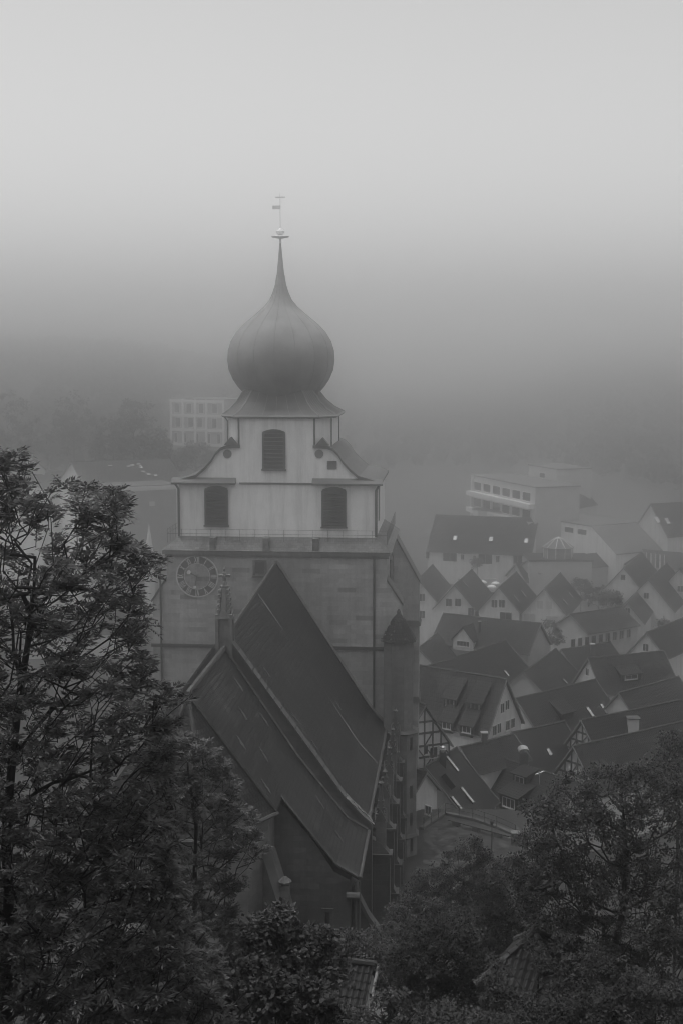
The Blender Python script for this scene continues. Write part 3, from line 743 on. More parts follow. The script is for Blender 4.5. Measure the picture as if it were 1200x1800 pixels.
    d = Vector((0, -1, 0)); b = MB(); b.obox(Vector((cv + .15, cu, .9)) + d * (1.72 * math.cos(math.pi / 8) + .02), (.55, 0, 0), (0, .03, 0), (0, 0, 1.7)); b.build('door', 'dark_timber', tr)
make_north_side()

def make_choir():
    # choir: ridge runs from the gable towards the camera and ends in a hipped apse
    rz = 26.0; ue = GU - 15.5; hwc = 5.5; ez = 17.8
    apse = [(hwc, ue + 2.2), (hwc * .42, ue - 3.6), (-hwc * .42, ue - 3.6), (-hwc, ue + 2.2)]
    b = MB()
    ring = [(hwc - .5, GU), (hwc - .5, ue + 2.2), (hwc * .4, ue - 3.2), (-hwc * .4, ue - 3.2), (-hwc + .5, ue + 2.2), (-hwc + .5, GU)]
    b.hexa([(x, y, -2) for x, y in ring], [(x, y, ez + .1) for x, y in ring]); b.build('choir_wall', 'ashlar', church)
    re = ue + 0.5
    rt = [(0, GU - .3, rz), (0, re, rz)]
    # north slope runs on over the sacristy as a catslide with a softer pitch
    us = GU - 10.2; vs_ = NV + .15; zs_ = EAVE
    b = MB(); th = .22
    def slab(p): b.hexa([(x, y, z - th) for x, y, z in p], p)
    kink = [(hwc, ez), (hwc + 2.2, ez - 2.75), (vs_ - 1.5, zs_ + .85), (vs_, zs_)]
    slab([(0, GU - .3, rz), (0, re, rz), (hwc, ue + 2.2, ez), (hwc, GU - .3, ez)])
    for (a, c) in zip(kink[:-1], kink[1:]):
        slab([(a[0], GU - .3, a[1]), (a[0], us, a[1]), (c[0], us, c[1]), (c[0], GU - .3, c[1])])
    slab([(0, re, rz), (hwc, ue + 2.2, ez), (apse[1][0], apse[1][1], ez)]); slab([(0, re, rz), (apse[1][0], apse[1][1], ez), (apse[2][0], apse[2][1], ez)])
    slab([(0, re, rz), (apse[2][0], apse[2][1], ez), (-hwc, ue + 2.2, ez)]); slab([(0, GU - .3, rz), (0, re, rz), (-hwc, ue + 2.2, ez), (-hwc, GU - .3, ez)])
    rf = b.build('choir_roof', 'church_tile', church)
    b = MB(); b.tube([(0, GU - .3, rz + .05), (0, re, rz + .05)], .2, 6); b.tube([(0, re, rz + .03), (hwc, ue + 2.2, ez + .03)], .15, 6)
    for q in (1, 2): b.tube([(0, re, rz + .03), (apse[q][0], apse[q][1], ez + .03)], .15, 6)
    b.build('ridge', 'ridge_tile', rf)
    # pale mortar where the roof meets the gable
    b = MB(); b.tube([(0, GU - .42, rz + .05), (hwc, GU - .42, ez + .05)] + [(v, GU - .42, z + .05) for v, z in kink[1:]], .12, 5)
    b.build('flashing', 'dark_ashlar', rf)
    for (v, u) in ((1.4, -33), (2.2, -36.5), (2.8, -41), (3.9, -38), (4.6, -42), (7.4, -33.6), (9.0, -35.4), (3.2, -32.5), (4.4, -43.5)):
        z = rz - (rz - ez) * v / hwc if v <= hwc else np.interp(v, [k_[0] for k_ in kink], [k_[1] for k_ in kink])
        b = MB(); b.obox((v, u, z + .05), (.26, 0, -.36), (0, .05, 0), (.03, 0, .03)); b.obox((v + .2, u - .12, z - .25), (.2, 0, -.28), (0, .04, 0), (.03, 0, .03)); b.build('roof_hook', 'lichen', rf)
    b = MB(); b.tube([(hwc + .1, ue + 2.2, ez - .1), (apse[1][0] + .1, apse[1][1] - .1, ez - .1), (apse[2][0], apse[2][1] - .1, ez - .1)], .14, 6); b.build('gutter', 'pipe_metal', rf); b = MB(); b.tube([(vs_ + .1, GU - .4, zs_ - .08), (vs_ + .1, us, zs_ - .08)], .13, 6)
    b.build('gutter', 'pipe_metal', rf)
    # eave strip of paler tiles along the catslide foot, verge stones
    b = MB()
    for (a, c) in zip(kink[:-1], kink[1:]):
        n = max(2, int(math.hypot(a[0] - c[0], a[1] - c[1]) / .45))
        for i in range(n):
            t0, t1 = i / n, (i + .9) / n
            p0 = (a[0] + (c[0] - a[0]) * t0, a[1] + (c[1] - a[1]) * t0); p1 = (a[0] + (c[0] - a[0]) * t1, a[1] + (c[1] - a[1]) * t1)
            b.hexa([(p0[0], us - .35, p0[1] + .02), (p1[0], us - .35, p1[1] + .02), (p1[0], us + .02, p1[1] + .02), (p0[0], us + .02, p0[1] + .02)],
                   [(p0[0], us - .35, p0[1] + .16), (p1[0], us - .35, p1[1] + .12), (p1[0], us + .05, p1[1] + .12), (p0[0], us + .05, p0[1] + .16)])
    b.build('verge', 'ridge_tile', rf)
    b = MB()
    b.hexa([(hwc - .9, us - .3, ez - 1.6), (hwc - .2, us - .3, ez), (hwc - .2, us + .25, ez), (hwc - .9, us + .25, ez - 1.6)], [(hwc - 1.0, us - .3, ez - 1.45), (hwc - .2, us - .3, ez + .22), (hwc - .2, us + .25, ez + .22), (hwc - 1.0, us + .25, ez - 1.45)])
    b.build('verge', 'ashlar', rf)
    # sacristy
    b = MB()
    fr = [(hwc - .5, -2), (vs_ - .55, -2), (vs_ - .55, zs_ - .25), (vs_ - 1.7, zs_ + .35), (hwc + 2.2, ez - 3.1), (hwc - .1, ez - .35), (hwc - .9, ez - 1.7)]
    b.prism([(v, us, z) for v, z in fr], (0, -us + GU, 0)); sc_ = b.build('sacristy_wall', 'dark_ashlar', church)
    (v0, z1), (v1, z0) = Lc(568, 1602, us), Lc(583, 1638, us)
    b = MB(); b.box(v0 + .12, v1 - .12, us - .03, us + .02, z0, z1); sw = b.build('slit_window', 'window_glass', church)
    b = MB(); b.box(v0 - .12, v0 + .12, us - .12, us, z0 - .1, z1); b.box(v1 - .12, v1 + .12, us - .12, us, z0 - .1, z1); b.box(v0 - .12, v1 + .12, us - .14, us, z1, z1 + .25); b.build('frame', 'dark_ashlar', sw)
    b = MB(); v, z = Lc(622, 1572, us); b.tube([(v - .5, us - .3, z), (v + .4, us - .3, z)], .28, 8); b.build('corbel', 'dark_ashlar', sc_)
    for x in (.35, .62):
        q = MB(); q.tube([(vs_ - .55 + x, us + .15, zs_ - .4), (vs_ - .55 + x, us + .15, 0)], .09, 6); q.build('downpipe', 'lichen', church)
    # swept wing wall at the sacristy corner
    b = MB(); pts = [(vs_ - .5, zs_ - 1.2), (vs_ - .1, zs_ - 2.2), (vs_ + .5, zs_ - 3.4), (vs_ + 1.3, zs_ - 4.5), (vs_ + 2.2, zs_ - 5.4), (vs_ + 3.2, zs_ - 6.0)]
    u_ = us + 1.2
    b.prism([(vs_ - .5, u_, -2), (vs_ + 3.2, u_, -2)] + [(v, u_, z) for v, z in pts[::-1]], (0, .8, 0)); wg = b.build('wing_wall', 'dark_ashlar', church)
    b = MB()
    for (a, c) in zip(pts[:-1], pts[1:]):
        b.hexa([(a[0], u_ - .15, a[1]), (c[0], u_ - .15, c[1]), (c[0], u_ + .95, c[1]), (a[0], u_ + .95, a[1])], [(a[0] + .12, u_ - .1, a[1] + .2), (c[0] + .12, u_ - .1, c[1] + .2), (c[0] + .12, u_ + .9, c[1] + .2), (a[0] + .12, u_ + .9, a[1] + .2)])
    b.build('coping', 'lead', wg)
    # choir buttress with its little gabled cap
    for (cx, cu, dx, dy) in ((hwc - .5, ue + 2.0, .72, -.7), (2.2, ue - 3.2, .35, -.93)):
        d = Vector((dx, dy, 0)).normalized(); tq = Vector((-d.y, d.x, 0)); c_ = Vector((cx, cu, 0))
        b = MB(); b.hexa([c_ - tq * .5 + Vector((0, 0, -2)), c_ + d * 2.2 - tq * .5 + Vector((0, 0, -2)), c_ + d * 2.2 + tq * .5 + Vector((0, 0, -2)), c_ + tq * .5 + Vector((0, 0, -2))],
                         [c_ - tq * .5 + Vector((0, 0, 15.2)), c_ + d * 2.0 - tq * .5 + Vector((0, 0, 11.6)), c_ + d * 2.0 + tq * .5 + Vector((0, 0, 11.6)), c_ + tq * .5 + Vector((0, 0, 15.2))])
        o = b.build('buttress', 'ashlar', church)
        b = MB(); s0, s1 = c_ + Vector((0, 0, 15.25)), c_ + d * 2.15 + Vector((0, 0, 11.4))
        b.hexa([s0 - tq * .6, s1 - tq * .6, s1 + tq * .6, s0 + tq * .6], [s0 - tq * .1 + Vector((0, 0, .6)), s1 - tq * .1 + Vector((0, 0, .6)), s1 + tq * .1 + Vector((0, 0, .6)), s0 + tq * .1 + Vector((0, 0, .6))])
        b.build('weathering', 'lead', o)
        b = MB(); p = c_ + d * 1.75; b.box(p.x - .3, p.x + .3, p.y - .3, p.y + .3, 11.5, 13.4); b.lathe([(.3, 13.4), (.46, 13.5), (.46, 13.6), (.12, 13.9)], (p.x, p.y), 8); b.build('pinnacle_shaft', 'dark_ashlar', o)
make_choir()
# ------------------------------------------------------------------ the town
class House:
    def __init__(s, label, r1, r2, zr, e, at=1, k=1.2, zb=-8.5, wall='plaster', roof='old_tile', name='house', cat='house', over=0.35, group=None, limit=None, far=False):
        if isinstance(r1, Vector):                       # ridge given in metres, with the half width
            s.A, s.B = r1.copy(), r2.copy(); zr = r1.z; s.zr = zr
            s.d = (s.B - s.A); s.len = s.d.length; s.d.normalize(); s.n = Vector((s.d.y, -s.d.x, 0))
            if s.n.y > 0: s.n = -s.n
            s.w = e; s.k = k; s.ze = zr - k * e
        else:
            s.A, s.B = PZ(*r1, zr), PZ(*r2, zr); s.zr = zr
            s.d = (s.B - s.A); s.d.z = 0; s.len = s.d.length; s.d.normalize()
            if limit and s.len > limit:
                if at == 1: s.B = s.A + s.d * limit
                else: s.A = s.B - s.d * limit
                s.len = limit
            ref = s.A if at == 1 else s.B; best = None; n0 = None
            # eave height that gives the slope k through the measured eave pixel
            for i in range(1, 700):
                ze = zr - .02 * i; q = PZ(*e, ze) - ref; q.z = 0; q = q - s.d * q.dot(s.d)
                if n0 is None: n0 = q.normalized()
                sg = q.dot(n0)
                if (sg > 0) == far or abs(sg) < .2: continue
                er = abs((zr - ze) / abs(sg) - k)
                if best is None or er < best[0]: best = (er, ze, q.copy())
            s.ze = best[1]; s.w = best[2].length; s.n = best[2].normalized(); s.k = (zr - s.ze) / s.w
        s.zb = zb; s.over = over
        mid = (s.A + s.B) / 2; s.c = Vector((mid.x, mid.y, zb))
        s.root = empty(name, s.c); tag(s.root, label, cat, group)
        s.wallm, s.roofm = wall, roof
        # wall body
        a, b2 = s.A + s.d * over, s.B - s.d * over; wi = s.w - over * 0.9
        zi = zr - s.k * wi - 0.18
        def sec(p): return [Vector((p.x, p.y, 0)) + s.n * wi + Vector((0, 0, zb)), Vector((p.x, p.y, 0)) + s.n * wi + Vector((0, 0, zi)), Vector((p.x, p.y, zr - .2)), Vector((p.x, p.y, 0)) - s.n * wi + Vector((0, 0, zi)), Vector((p.x, p.y, 0)) - s.n * wi + Vector((0, 0, zb))]
        m = MB(); m.hexa(sec(a), sec(b2)); s.wall = m.build('wall', wall, s.root, s.c)
        s.a, s.b, s.wi, s.zi = a, b2, wi, zi
        # roof: two slabs, verge boards, ridge tiles; the foot is slightly swept
        m = MB(); th = 0.16
        for sg in (1, -1):
            prof = [(0, 0), (0.8, 0.82), (1.0, 1.0)]
            for i in range(2):
                (a0, d0), (a1, d1) = prof[i], prof[i + 1]
                def q_(p, aa, dd, t): return Vector((p.x, p.y, zr - (zr - s.ze) * dd + t)) + s.n * sg * s.w * aa
                m.hexa([q_(s.A, a0, d0, -th), q_(s.B, a0, d0, -th), q_(s.B, a1, d1, -th), q_(s.A, a1, d1, -th)], [q_(s.A, a0, d0, 0), q_(s.B, a0, d0, 0), q_(s.B, a1, d1, 0), q_(s.A, a1, d1, 0)])
        s.roof = m.build('roof', roof, s.root, s.c)
        m = MB(); m.tube([s.A + Vector((0, 0, .03)), s.A.lerp(s.B, .5) + Vector((0, 0, -.03)), s.B + Vector((0, 0, .03))], .13, 6); m.build('ridge', 'ridge_tile', s.roof, s.c)
        for p, sg2 in ((s.A, 1), (s.B, -1)):
            for sg in (1, -1):
                e0 = Vector((p.x, p.y, zr - .06)); e1 = Vector((p.x, p.y, s.ze - .06)) + s.n * sg * s.w
                e0 -= s.d * sg2 * .03; e1 -= s.d * sg2 * .03
                MB().obox((e0 + e1) / 2, (e1 - e0) / 2, s.d * .04, Vector((0, 0, .14))).build('bargeboard', 'board', s.roof, s.c)
        for sg in (1, -1):
            o_ = s.n * sg * (s.w + .05); m = MB(); m.tube([s.A + o_ + Vector((0, 0, s.ze - zr - .08)), s.B + o_ + Vector((0, 0, s.ze - zr - .08))], .08, 5); m.build('gutter', 'pipe_metal', s.roof, s.c)
    def near(s):                                   # normal of the measured slope
        return (s.n * s.k + Vector((0, 0, 1))).normalized()
    def on_roof(s, px, py): return hit(px, py, s.A, s.near())
    def gable(s, end):                             # plane point, outward normal
        return (s.a, -s.d) if end == 1 else (s.b, s.d)
    def _win(s, c, nrm, w_, h_, nm='window', frame='white_paint', bars=1, pane='window_glass'):
        t = Vector((-nrm.y, nrm.x, 0)); c = c + nrm * .02; up = Vector((0, 0, 1))
        m = MB()
        for sg in (1, -1):
            m.obox(c + t * sg * w_ / 2, t * .05, nrm * .05, up * (h_ / 2 + .05)); m.obox(c + up * sg * h_ / 2, t * (w_ / 2 - .05), nrm * .05, up * .05)
        for i in range(bars): m.obox(c + t * (w_ * ((i + 1) / (bars + 1) - .5)), t * .03, nrm * .04, up * (h_ / 2 - .05))
        m.obox(c - up * (h_ / 2 + .09), t * (w_ / 2 + .1), nrm * .09, up * .04)
        f = m.build(nm, frame, s.root, s.c)
        m = MB(); m.obox(c, t * (w_ / 2 - .05), nrm * .012, up * (h_ / 2 - .05)); m.build('pane', pane, f, s.c)
        return f
    def gwin(s, end, px, py, w_, h_, **kw):
        p, nr = s.gable(end); return s._win(hit(px, py, p, nr), nr, w_, h_, **kw)
    def swin(s, px, py, w_, h_, **kw):
        p = s.a + s.n * s.wi; return s._win(hit(px, py, p, s.n), s.n, w_, h_, **kw)
    def skylight(s, px, py, w_=.8, l_=1.2):
        p = s.on_roof(px, py); nr = s.near(); up = nr.cross(s.d).normalized()
        m = MB(); m.obox(p + nr * .05, s.d * w_ / 2, up * l_ / 2, nr * .06); f = m.build('skylight', 'pipe_metal', s.roof, s.c)
        return MB().obox(p + nr * .09, s.d * (w_ / 2 - .08), up * (l_ / 2 - .08), nr * .035).build('skylight_pane', 'skylight_glass', s.roof, s.c)
    def _loc(s, x, o, z): return s.A + s.d * x + s.n * o + Vector((0, 0, z - s.zr))
    def dormer(s, px, py, w_, h_, kind='shed', kr=.45, win=True, wall=None, bars=1):
        p = s.on_roof(px, py); q = p - s.A; x = q.dot(s.d); so_ = q.dot(s.n); z0 = s.zr - s.k * so_
        wall = wall or s.wallm; hw = w_ / 2; L = s._loc
        if kind == 'shed':
            s1 = max(.1, so_ - h_ / (s.k - kr)); zt1 = s.zr - s.k * s1
            m = MB(); m.hexa([L(x - hw, so_, z0 - .3), L(x - hw, so_, z0 + h_), L(x - hw, s1, zt1 - .02)], [L(x + hw, so_, z0 - .3), L(x + hw, so_, z0 + h_), L(x + hw, s1, zt1 - .02)])
            dm = m.build('dormer', s.roofm if not wall == 'timber' else wall, s.root, s.c)
            m = MB(); o2 = .3; zt0 = z0 + h_ - kr * o2
            m.hexa([L(x - hw - .2, so_ + o2, zt0 + .03), L(x + hw + .2, so_ + o2, zt0 + .03), L(x + hw + .2, s1, zt1 + .03), L(x - hw - .2, s1, zt1 + .03)], [L(x - hw - .2, so_ + o2, zt0 + .14), L(x + hw + .2, so_ + o2, zt0 + .14), L(x + hw + .2, s1, zt1 + .14), L(x - hw - .2, s1, zt1 + .14)])
            m.build('dormer_roof', s.roofm, dm, s.c)
        else:
            zt = z0 + h_; zp = zt + hw * 1.1; sr = (s.zr - zp) / s.k; se = (s.zr - zt) / s.k
            sr = max(.05, sr); se = max(.05, se)
            m = MB(); m.add([L(x - hw, so_, z0 - .4), L(x + hw, so_, z0 - .4), L(x + hw, so_, zt), L(x, so_, zp - .1), L(x - hw, so_, zt), L(x - hw, se, zt), L(x + hw, se, zt), L(x, sr, zp - .1)],
                            [[0, 1, 2, 3, 4], [0, 4, 5], [1, 6, 2], [2, 6, 7, 3], [4, 3, 7, 5], [0, 5, 7, 6, 1]])
            dm = m.build('dormer', wall, s.root, s.c)
            m = MB(); ov = .35
            for sg in (1, -1):
                e_ = hw + .25; ze_ = zt - .25 * 1.1
                see = max(.05, (s.zr - ze_) / s.k)
                lo_ = [L(x, so_ + ov, zp), L(x + sg * e_, so_ + ov, ze_), L(x + sg * e_, see, ze_), L(x, sr, zp)]
                m.hexa([v - Vector((0, 0, .02)) for v in lo_], [v + Vector((0, 0, .12)) for v in lo_])
            m.build('dormer_roof', s.roofm, dm, s.c)
        if win: s._win(L(x, so_, z0 + h_ * .5), s.n, w_ * .62, h_ * .62, bars=bars)
        return dm
    def chimney(s, px, py, h_=1.4, w_=.6, mat_='dim_plaster', cap='bright_metal', shape='flat'):
        p = s.on_roof(px, py); m = MB(); m.box(p.x - w_ / 2, p.x + w_ / 2, p.y - w_ / 2, p.y + w_ / 2, p.z - .8, p.z + h_)
        c = m.build('chimney', mat_, s.roof, s.c); m = MB(); z = p.z + h_
        if shape == 'flat': m.box(p.x - w_ * .62, p.x + w_ * .62, p.y - w_ * .62, p.y + w_ * .62, z, z + .12)
        elif shape == 'cowl':
            m.lathe([(w_ * .3, z), (w_ * .3, z + .25), (w_ * .6, z + .3), (w_ * .6, z + .36), (w_ * .3, z + .42), (w_ * .3, z + .55), (w_ * .5, z + .6), (.03, z + .75)], (p.x, p.y), 10)
        else:
            for i in range(6):
                a0, a1 = math.pi * i / 6, math.pi * (i + 1) / 6; r_ = w_ * .7
                m.hexa([(p.x - r_ * math.cos(a0), p.y - .8, z + .25 + .4 * math.sin(a0)), (p.x - r_ * math.cos(a1), p.y - .8, z + .25 + .4 * math.sin(a1)), (p.x - r_ * math.cos(a1), p.y + .8, z + .25 + .4 * math.sin(a1)), (p.x - r_ * math.cos(a0), p.y + .8, z + .25 + .4 * math.sin(a0))],
                       [(p.x - r_ * math.cos(a0), p.y - .8, z + .3 + .4 * math.sin(a0)), (p.x - r_ * math.cos(a1), p.y - .8, z + .3 + .4 * math.sin(a1)), (p.x - r_ * math.cos(a1), p.y + .8, z + .3 + .4 * math.sin(a1)), (p.x - r_ * math.cos(a0), p.y + .8, z + .3 + .4 * math.sin(a0))])
        m.build('chimney_cap', cap, c, s.c); return c
    def framing(s, end, rows=4, cols=6, seed=0):
        """half-timbering laid on the gable: rails, posts and crossed braces"""
        rr = random.Random(seed); p, nr = s.gable(end); t = s.n; m = MB(); W = s.wi
        base = Vector((p.x, p.y, 0)) + nr * .03
        def at(u, z): return base + t * u + Vector((0, 0, z))
        def beam(u0, z0, u1, z1, r_=.09, lift=0):
            a, c = at(u0, z0) + nr * lift, at(u1, z1) + nr * lift; ax = (c - a) / 2
            m.obox((a + c) / 2, ax, nr * .04, ax.normalized().cross(nr) * r_)
        H0 = s.zi; top = s.zr - .25
        def half(z): return W * min(1.0, max(0, (top - z) / (top - H0)))
        hs = [H0 - 2.6, H0 - 1.3, H0] + [H0 + (top - H0) * f for f in (.33, .62)]
        for i, z in enumerate(hs):
            h_ = half(z); beam(-h_, z, h_, z, .11)
            zn = hs[i + 1] if i + 1 < len(hs) else top - .2
            n_ = max(1, int(2 * h_ / .95))
            for j in range(n_ + 1):
                u = -h_ + 2 * h_ * j / n_; zz = min(zn, top - (top - H0) * abs(u) / W) if z >= H0 else zn
                if zz - z > .25: beam(u, z, u, zz, .08, .004)
                if j < n_ and rr.random() < .55:
                    u2 = u + 2 * h_ / n_; sg = rr.random() < .5
                    za = z if sg else zn; zb_ = zn if sg else z
                    if abs(u) <= half(za) + .05 and abs(u2) <= half(zb_) + .05: beam(u, za, u2, zb_, .06, .008)
        for sg in (1, -1): beam(sg * W, H0, 0, top, .1, .012)
        m.build('timber_frame', 'timber', s.root, s.c)

HS = {}
def town():
    h = House('narrow half-timbered house with its tall gable close beside the church tower', (712, 1222), (748, 1240), 9, (790, 1308), 2, 1.45, -8.3, roof='brown_tile', far=True); h.framing(2, seed=3)
    h.gwin(2, 761, 1322, 1.0, 1.2, bars=1); h.gwin(2, 748, 1318, .5, 1.0, bars=0); HS['timber_near'] = h
    h = House('broad house with four shed dormers on its long roof and a pale plastered gable', (700, 1163), (890, 1194), 7.7, (858, 1297), 2, 1.45, -8.3, 'plaster', 'grey_tile')
    for px, py in ((790, 1243), (834, 1251), (784, 1284), (819, 1291)): h.dormer(px, py, 1.9, 1.25, kr=.9, win=True)
    for px, py, w_ in ((881.5, 1245, .95), (890.5, 1239, .95), (868, 1284, .95), (876, 1280, .95), (891, 1275, .95), (900, 1271, .95)): h.gwin(2, px, py, w_, 1.25)
    h = House('small white cottage against the foot of the church tower with a tiled lean roof', (716, 1347), (750, 1358), 4, (752, 1412), 2, 1.1, -1, roof='brown_tile'); h.gwin(2, 771, 1428, .0 + .9, 1.0) if False else None
    h.swin(752, 1424, .9, .9)
    h = House('house with a black slate roof and three bright skylights behind the terrace', (746, 1348), (802, 1314), 3, (866, 1418), 2, 1.05, -8.3, roof='slate')
    for px, py, l_ in ((794, 1343, 2.2), (820, 1398, 2.2), (801, 1412, 1.8)): h.skylight(px, py, .55, l_)
    h.chimney(777, 1342, 1.3, .7, 'dark_timber', 'bright_metal', 'cowl')
    m = h.on_roof(786, 1375); nr = h.near(); up = nr.cross(h.d).normalized(); MB().obox(m + nr * .3, h.d * .35, up * .9, nr * .35).build('roof_box', 'slate', h.roof, h.c)
    h = House('low roofed white gabled house between the slate roof and the dark roof', (806, 1314), (902, 1290), 2.5, (948, 1332), 2, .85, -8.3, roof='brown_tile'); h.chimney(850, 1303, 1.0, .7, 'dark_ashlar', 'bright_metal')
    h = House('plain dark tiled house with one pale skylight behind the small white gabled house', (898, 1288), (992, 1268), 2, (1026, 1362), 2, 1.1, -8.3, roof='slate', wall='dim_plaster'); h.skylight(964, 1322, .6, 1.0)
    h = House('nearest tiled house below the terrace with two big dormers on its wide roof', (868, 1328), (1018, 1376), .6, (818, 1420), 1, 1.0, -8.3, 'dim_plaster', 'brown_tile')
    h.dormer(893, 1424, 3.0, 1.7, 'shed', .35, wall='dim_plaster', bars=2); h.dormer(912, 1380, 2.2, 1.2, 'shed', .3, wall='dim_plaster', bars=1)
    c = h.chimney(919, 1338, 1.0, .9, 'dark_ashlar', 'bright_metal', 'cowl2')
    m = MB(); q = h.on_roof(947, 1378); m.tube([q, q + Vector((0, 0, 1.5))], .04, 5); m.tube([q + Vector((-.5, 0, 1.1)), q + Vector((.5, 0, 1.5))], .04, 4); m.build('aerial', 'bright_metal', h.roof, h.c)
    h = House('half-timbered house at the edge of the big round tree, with a small gabled dormer', (1006, 1312), (1216, 1264), 3, (1036, 1408), 1, 1.25, -8.3); h.framing(1, seed=8); h.gwin(1, 1004, 1360, .9, .8); h.dormer(1060, 1364, 1.6, .9, 'shed', .5, win=False)
    h = House('half-timbered house with a white chimney, second behind the big round tree', (1020, 1266), (1198, 1230), 3.5, (1046, 1338), 1, 1.25, -8.3, roof='brown_tile'); h.framing(1, seed=5); h.chimney(1111, 1283, 1.5, 1.3, 'white_paint', 'lead')
    h = House('house with a long lichened roof and two slim skylights beside the plastered gable', (905, 1228), (1046, 1194), 3, (942, 1316), 1, 1.0, -8.3); h.skylight(1036, 1252, .6, 1.6); h.skylight(1060, 1246, .6, 1.6); h.dormer(996, 1262, 2.6, .8, 'shed', .6, win=False)
    h = House('tiled house with a short mossy roof right of the slim skylights', (1086, 1218), (1192, 1189), 2.5, (1108, 1268), 1, 1.1, -8.3)
    h = House('house with one wide dormer and a white window gable at its left end', (1032, 1157), (1166, 1144), 4, (1054, 1224), 1, 1.1, -8.3, roof='brown_tile'); h.gwin(1, 1031.5, 1181, .9, 1.1); h.dormer(1108, 1196, 3.4, 1.0, 'shed', .5, bars=1)
    h = House('big house with a bare dark roof behind the four shed dormers', (740, 1174), (888, 1126), 3, (940, 1218), 2, .9, -8.3, roof='brown_tile'); h.skylight(889, 1184, .5, 1.2)
    h = House('plain dark roofed house filling the gap left of the white window gable', (918, 1182), (976, 1140), 2, (1032, 1196), 2, .9, -8.3, roof='brown_tile', wall='dim_plaster'); h.skylight(992, 1198, .5, 1.0)
    h = House('low tiled house with a slim capped chimney behind the white window gable', (985, 1142), (1072, 1128), 1.5, (1022, 1188), 1, .9, -8.4, wall='dim_plaster'); h.chimney(1040, 1150, 1.6, .6, 'dark_ashlar', 'bright_metal')
    h = House('white gabled house at the right edge with a single square gable window', (1135, 1112), (1215, 1080), 4, (1160, 1164), 1, 1.15, -8.4, roof='brown_tile'); h.gwin(1, 1134, 1138, 1.0, 1.2)
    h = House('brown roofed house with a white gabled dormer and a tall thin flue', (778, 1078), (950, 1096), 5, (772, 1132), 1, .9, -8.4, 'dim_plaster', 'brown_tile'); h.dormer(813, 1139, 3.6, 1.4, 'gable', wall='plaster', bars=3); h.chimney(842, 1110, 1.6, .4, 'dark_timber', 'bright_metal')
    h = House('small pale tiled roof at the tower corner below the white gabled dormer', (734, 1140), (768, 1112), 2.5, (802, 1166), 2, .95, -8.3, roof='grey_tile')
    h = House('long low building with a ribbon of windows under its plain roof', (1000, 1080), (1092, 1066), 2.6, (998, 1120), 1, .62, -8.6, 'dim_plaster', 'grey_tile', 'building', 'building')
    for i in range(9): h.swin(1006 + i * 12.2, 1131 - i * 2.2, 1.0, 1.5, frame='dim_plaster', bars=1)
    h.swin(1050, 1138, 10.5, .5, frame='dim_plaster', bars=0) if False else None
    # the row of steep gables and their neighbours
    grp = None
    A = [((734, 1018), (764, 988), (766, 1060), 'leftmost steep white gable, cut by the church tower', [(741, 1050), (741, 1080)]),
         ((798, 1028), (838, 993), (838, 1071), 'white steep gable with two dark windows and round rooflights behind it', [(788, 1059), (804, 1059), (827, 1075)]),
         ((876, 1032), (910, 1002), (918, 1074), 'white steep gable in the middle of the row with two dark windows', [(868, 1061), (881, 1061), (888, 1083)]),
         ((956, 1034), (988, 1003), (1001, 1080), 'steep gable with pale closed shutters at the right end of the row', [(948, 1063), (964, 1064), (930, 1086), (969, 1090)])]
    for i, (r1, r2, e, lab, wins) in enumerate(A):
        h = House(lab, r1, r2, 6, e, 1, 1.15, -9, limit=19, roof='slate' if i != 2 else 'brown_tile', wall='plaster')
        for j, (px, py) in enumerate(wins):
            pale = i == 3; h.gwin(1, px, py, 1.15 if py < 1082 else 2.2, 1.5, frame='plaster' if pale else 'white_paint', pane='dim_plaster' if pale else 'window_glass')
        if i == 0: h.skylight(778 - 1, 1017, .5, 1.6)
        if i == 1:
            h.skylight(817, 1027, .4, 1.6)
        if i == 2:
            for px, py in ((912, 1052), (925, 1044)): h.skylight(px - 6, py, .5, 1.6)
        if i == 3:
            for px, py in ((994, 1058), (1004, 1046)): h.skylight(px - 2, py, .6, 1.4)
    h = House('pale gabled house with one small attic window left of the taller right gables', (1095, 998), (1128, 972), 6, (1124, 1036), 1, 1.15, -9, roof='brown_tile'); h.gwin(1, 1094, 1015, 1.0, 1.2)
    h = House('large plain gable with one attic window near the right edge', (1138, 1018), (1172, 990), 5.5, (1187, 1074), 1, 1.15, -9, roof='slate'); h.gwin(1, 1135, 1047, 1.0, 1.2)
    h = House('gabled house cut by the right edge of the view', (1193, 1000), (1228, 972), 6, (1236, 1052), 1, 1.15, -9, roof='brown_tile'); h.gwin(1, 1195, 1035, 1.2, 1.2)
    h = House('low gabled annex leaning in front of the large plain gable', (1102, 1060), (1118, 1040), 3.0, (1138, 1088), 1, 1.15, -9, roof='slate'); h.gwin(1, 1102, 1074, .9, 1.1)
    # flat roof with round rooflights behind the gables
    r = empty('flat_roof_building', P(845, 1040, 292)); c = r.location.copy(); c.z = -9; r.location = c; tag(r, 'flat roofed building with white domed rooflights between two steep gables', 'building')
    q0, q1 = PZ(826, 1042, 1), PZ(885, 1042, 1); m = MB(); y0 = q0.y; m.box(q0.x - 1, q1.x, y0, y0 + 16, -9, 1); m.build('wall', 'dim_plaster', r, c)
    m = MB(); m.box(q0.x - 1.2, q1.x + .2, y0 - .2, y0 + 16.2, 1, 1.2); rf = m.build('roof', 'flat_roof', r, c)
    for px, py in ((839, 1032), (847, 1025), (863, 1033), (870, 1027)):
        p = PZ(px, py, 1.2); MB().lathe([(.9, 1.2), (.9, 1.4), (.7, 1.62), (.3, 1.74), (.02, 1.76)], (p.x, p.y), 10).build('rooflight', 'white_paint', rf, c)
    # behind the row
    h = House('wide house with a broad dark roof and three bright skylights over a white window wall', (765, 905), (946, 911), 8, (744, 969), 1, .75, -9, 'plaster', 'brown_tile')
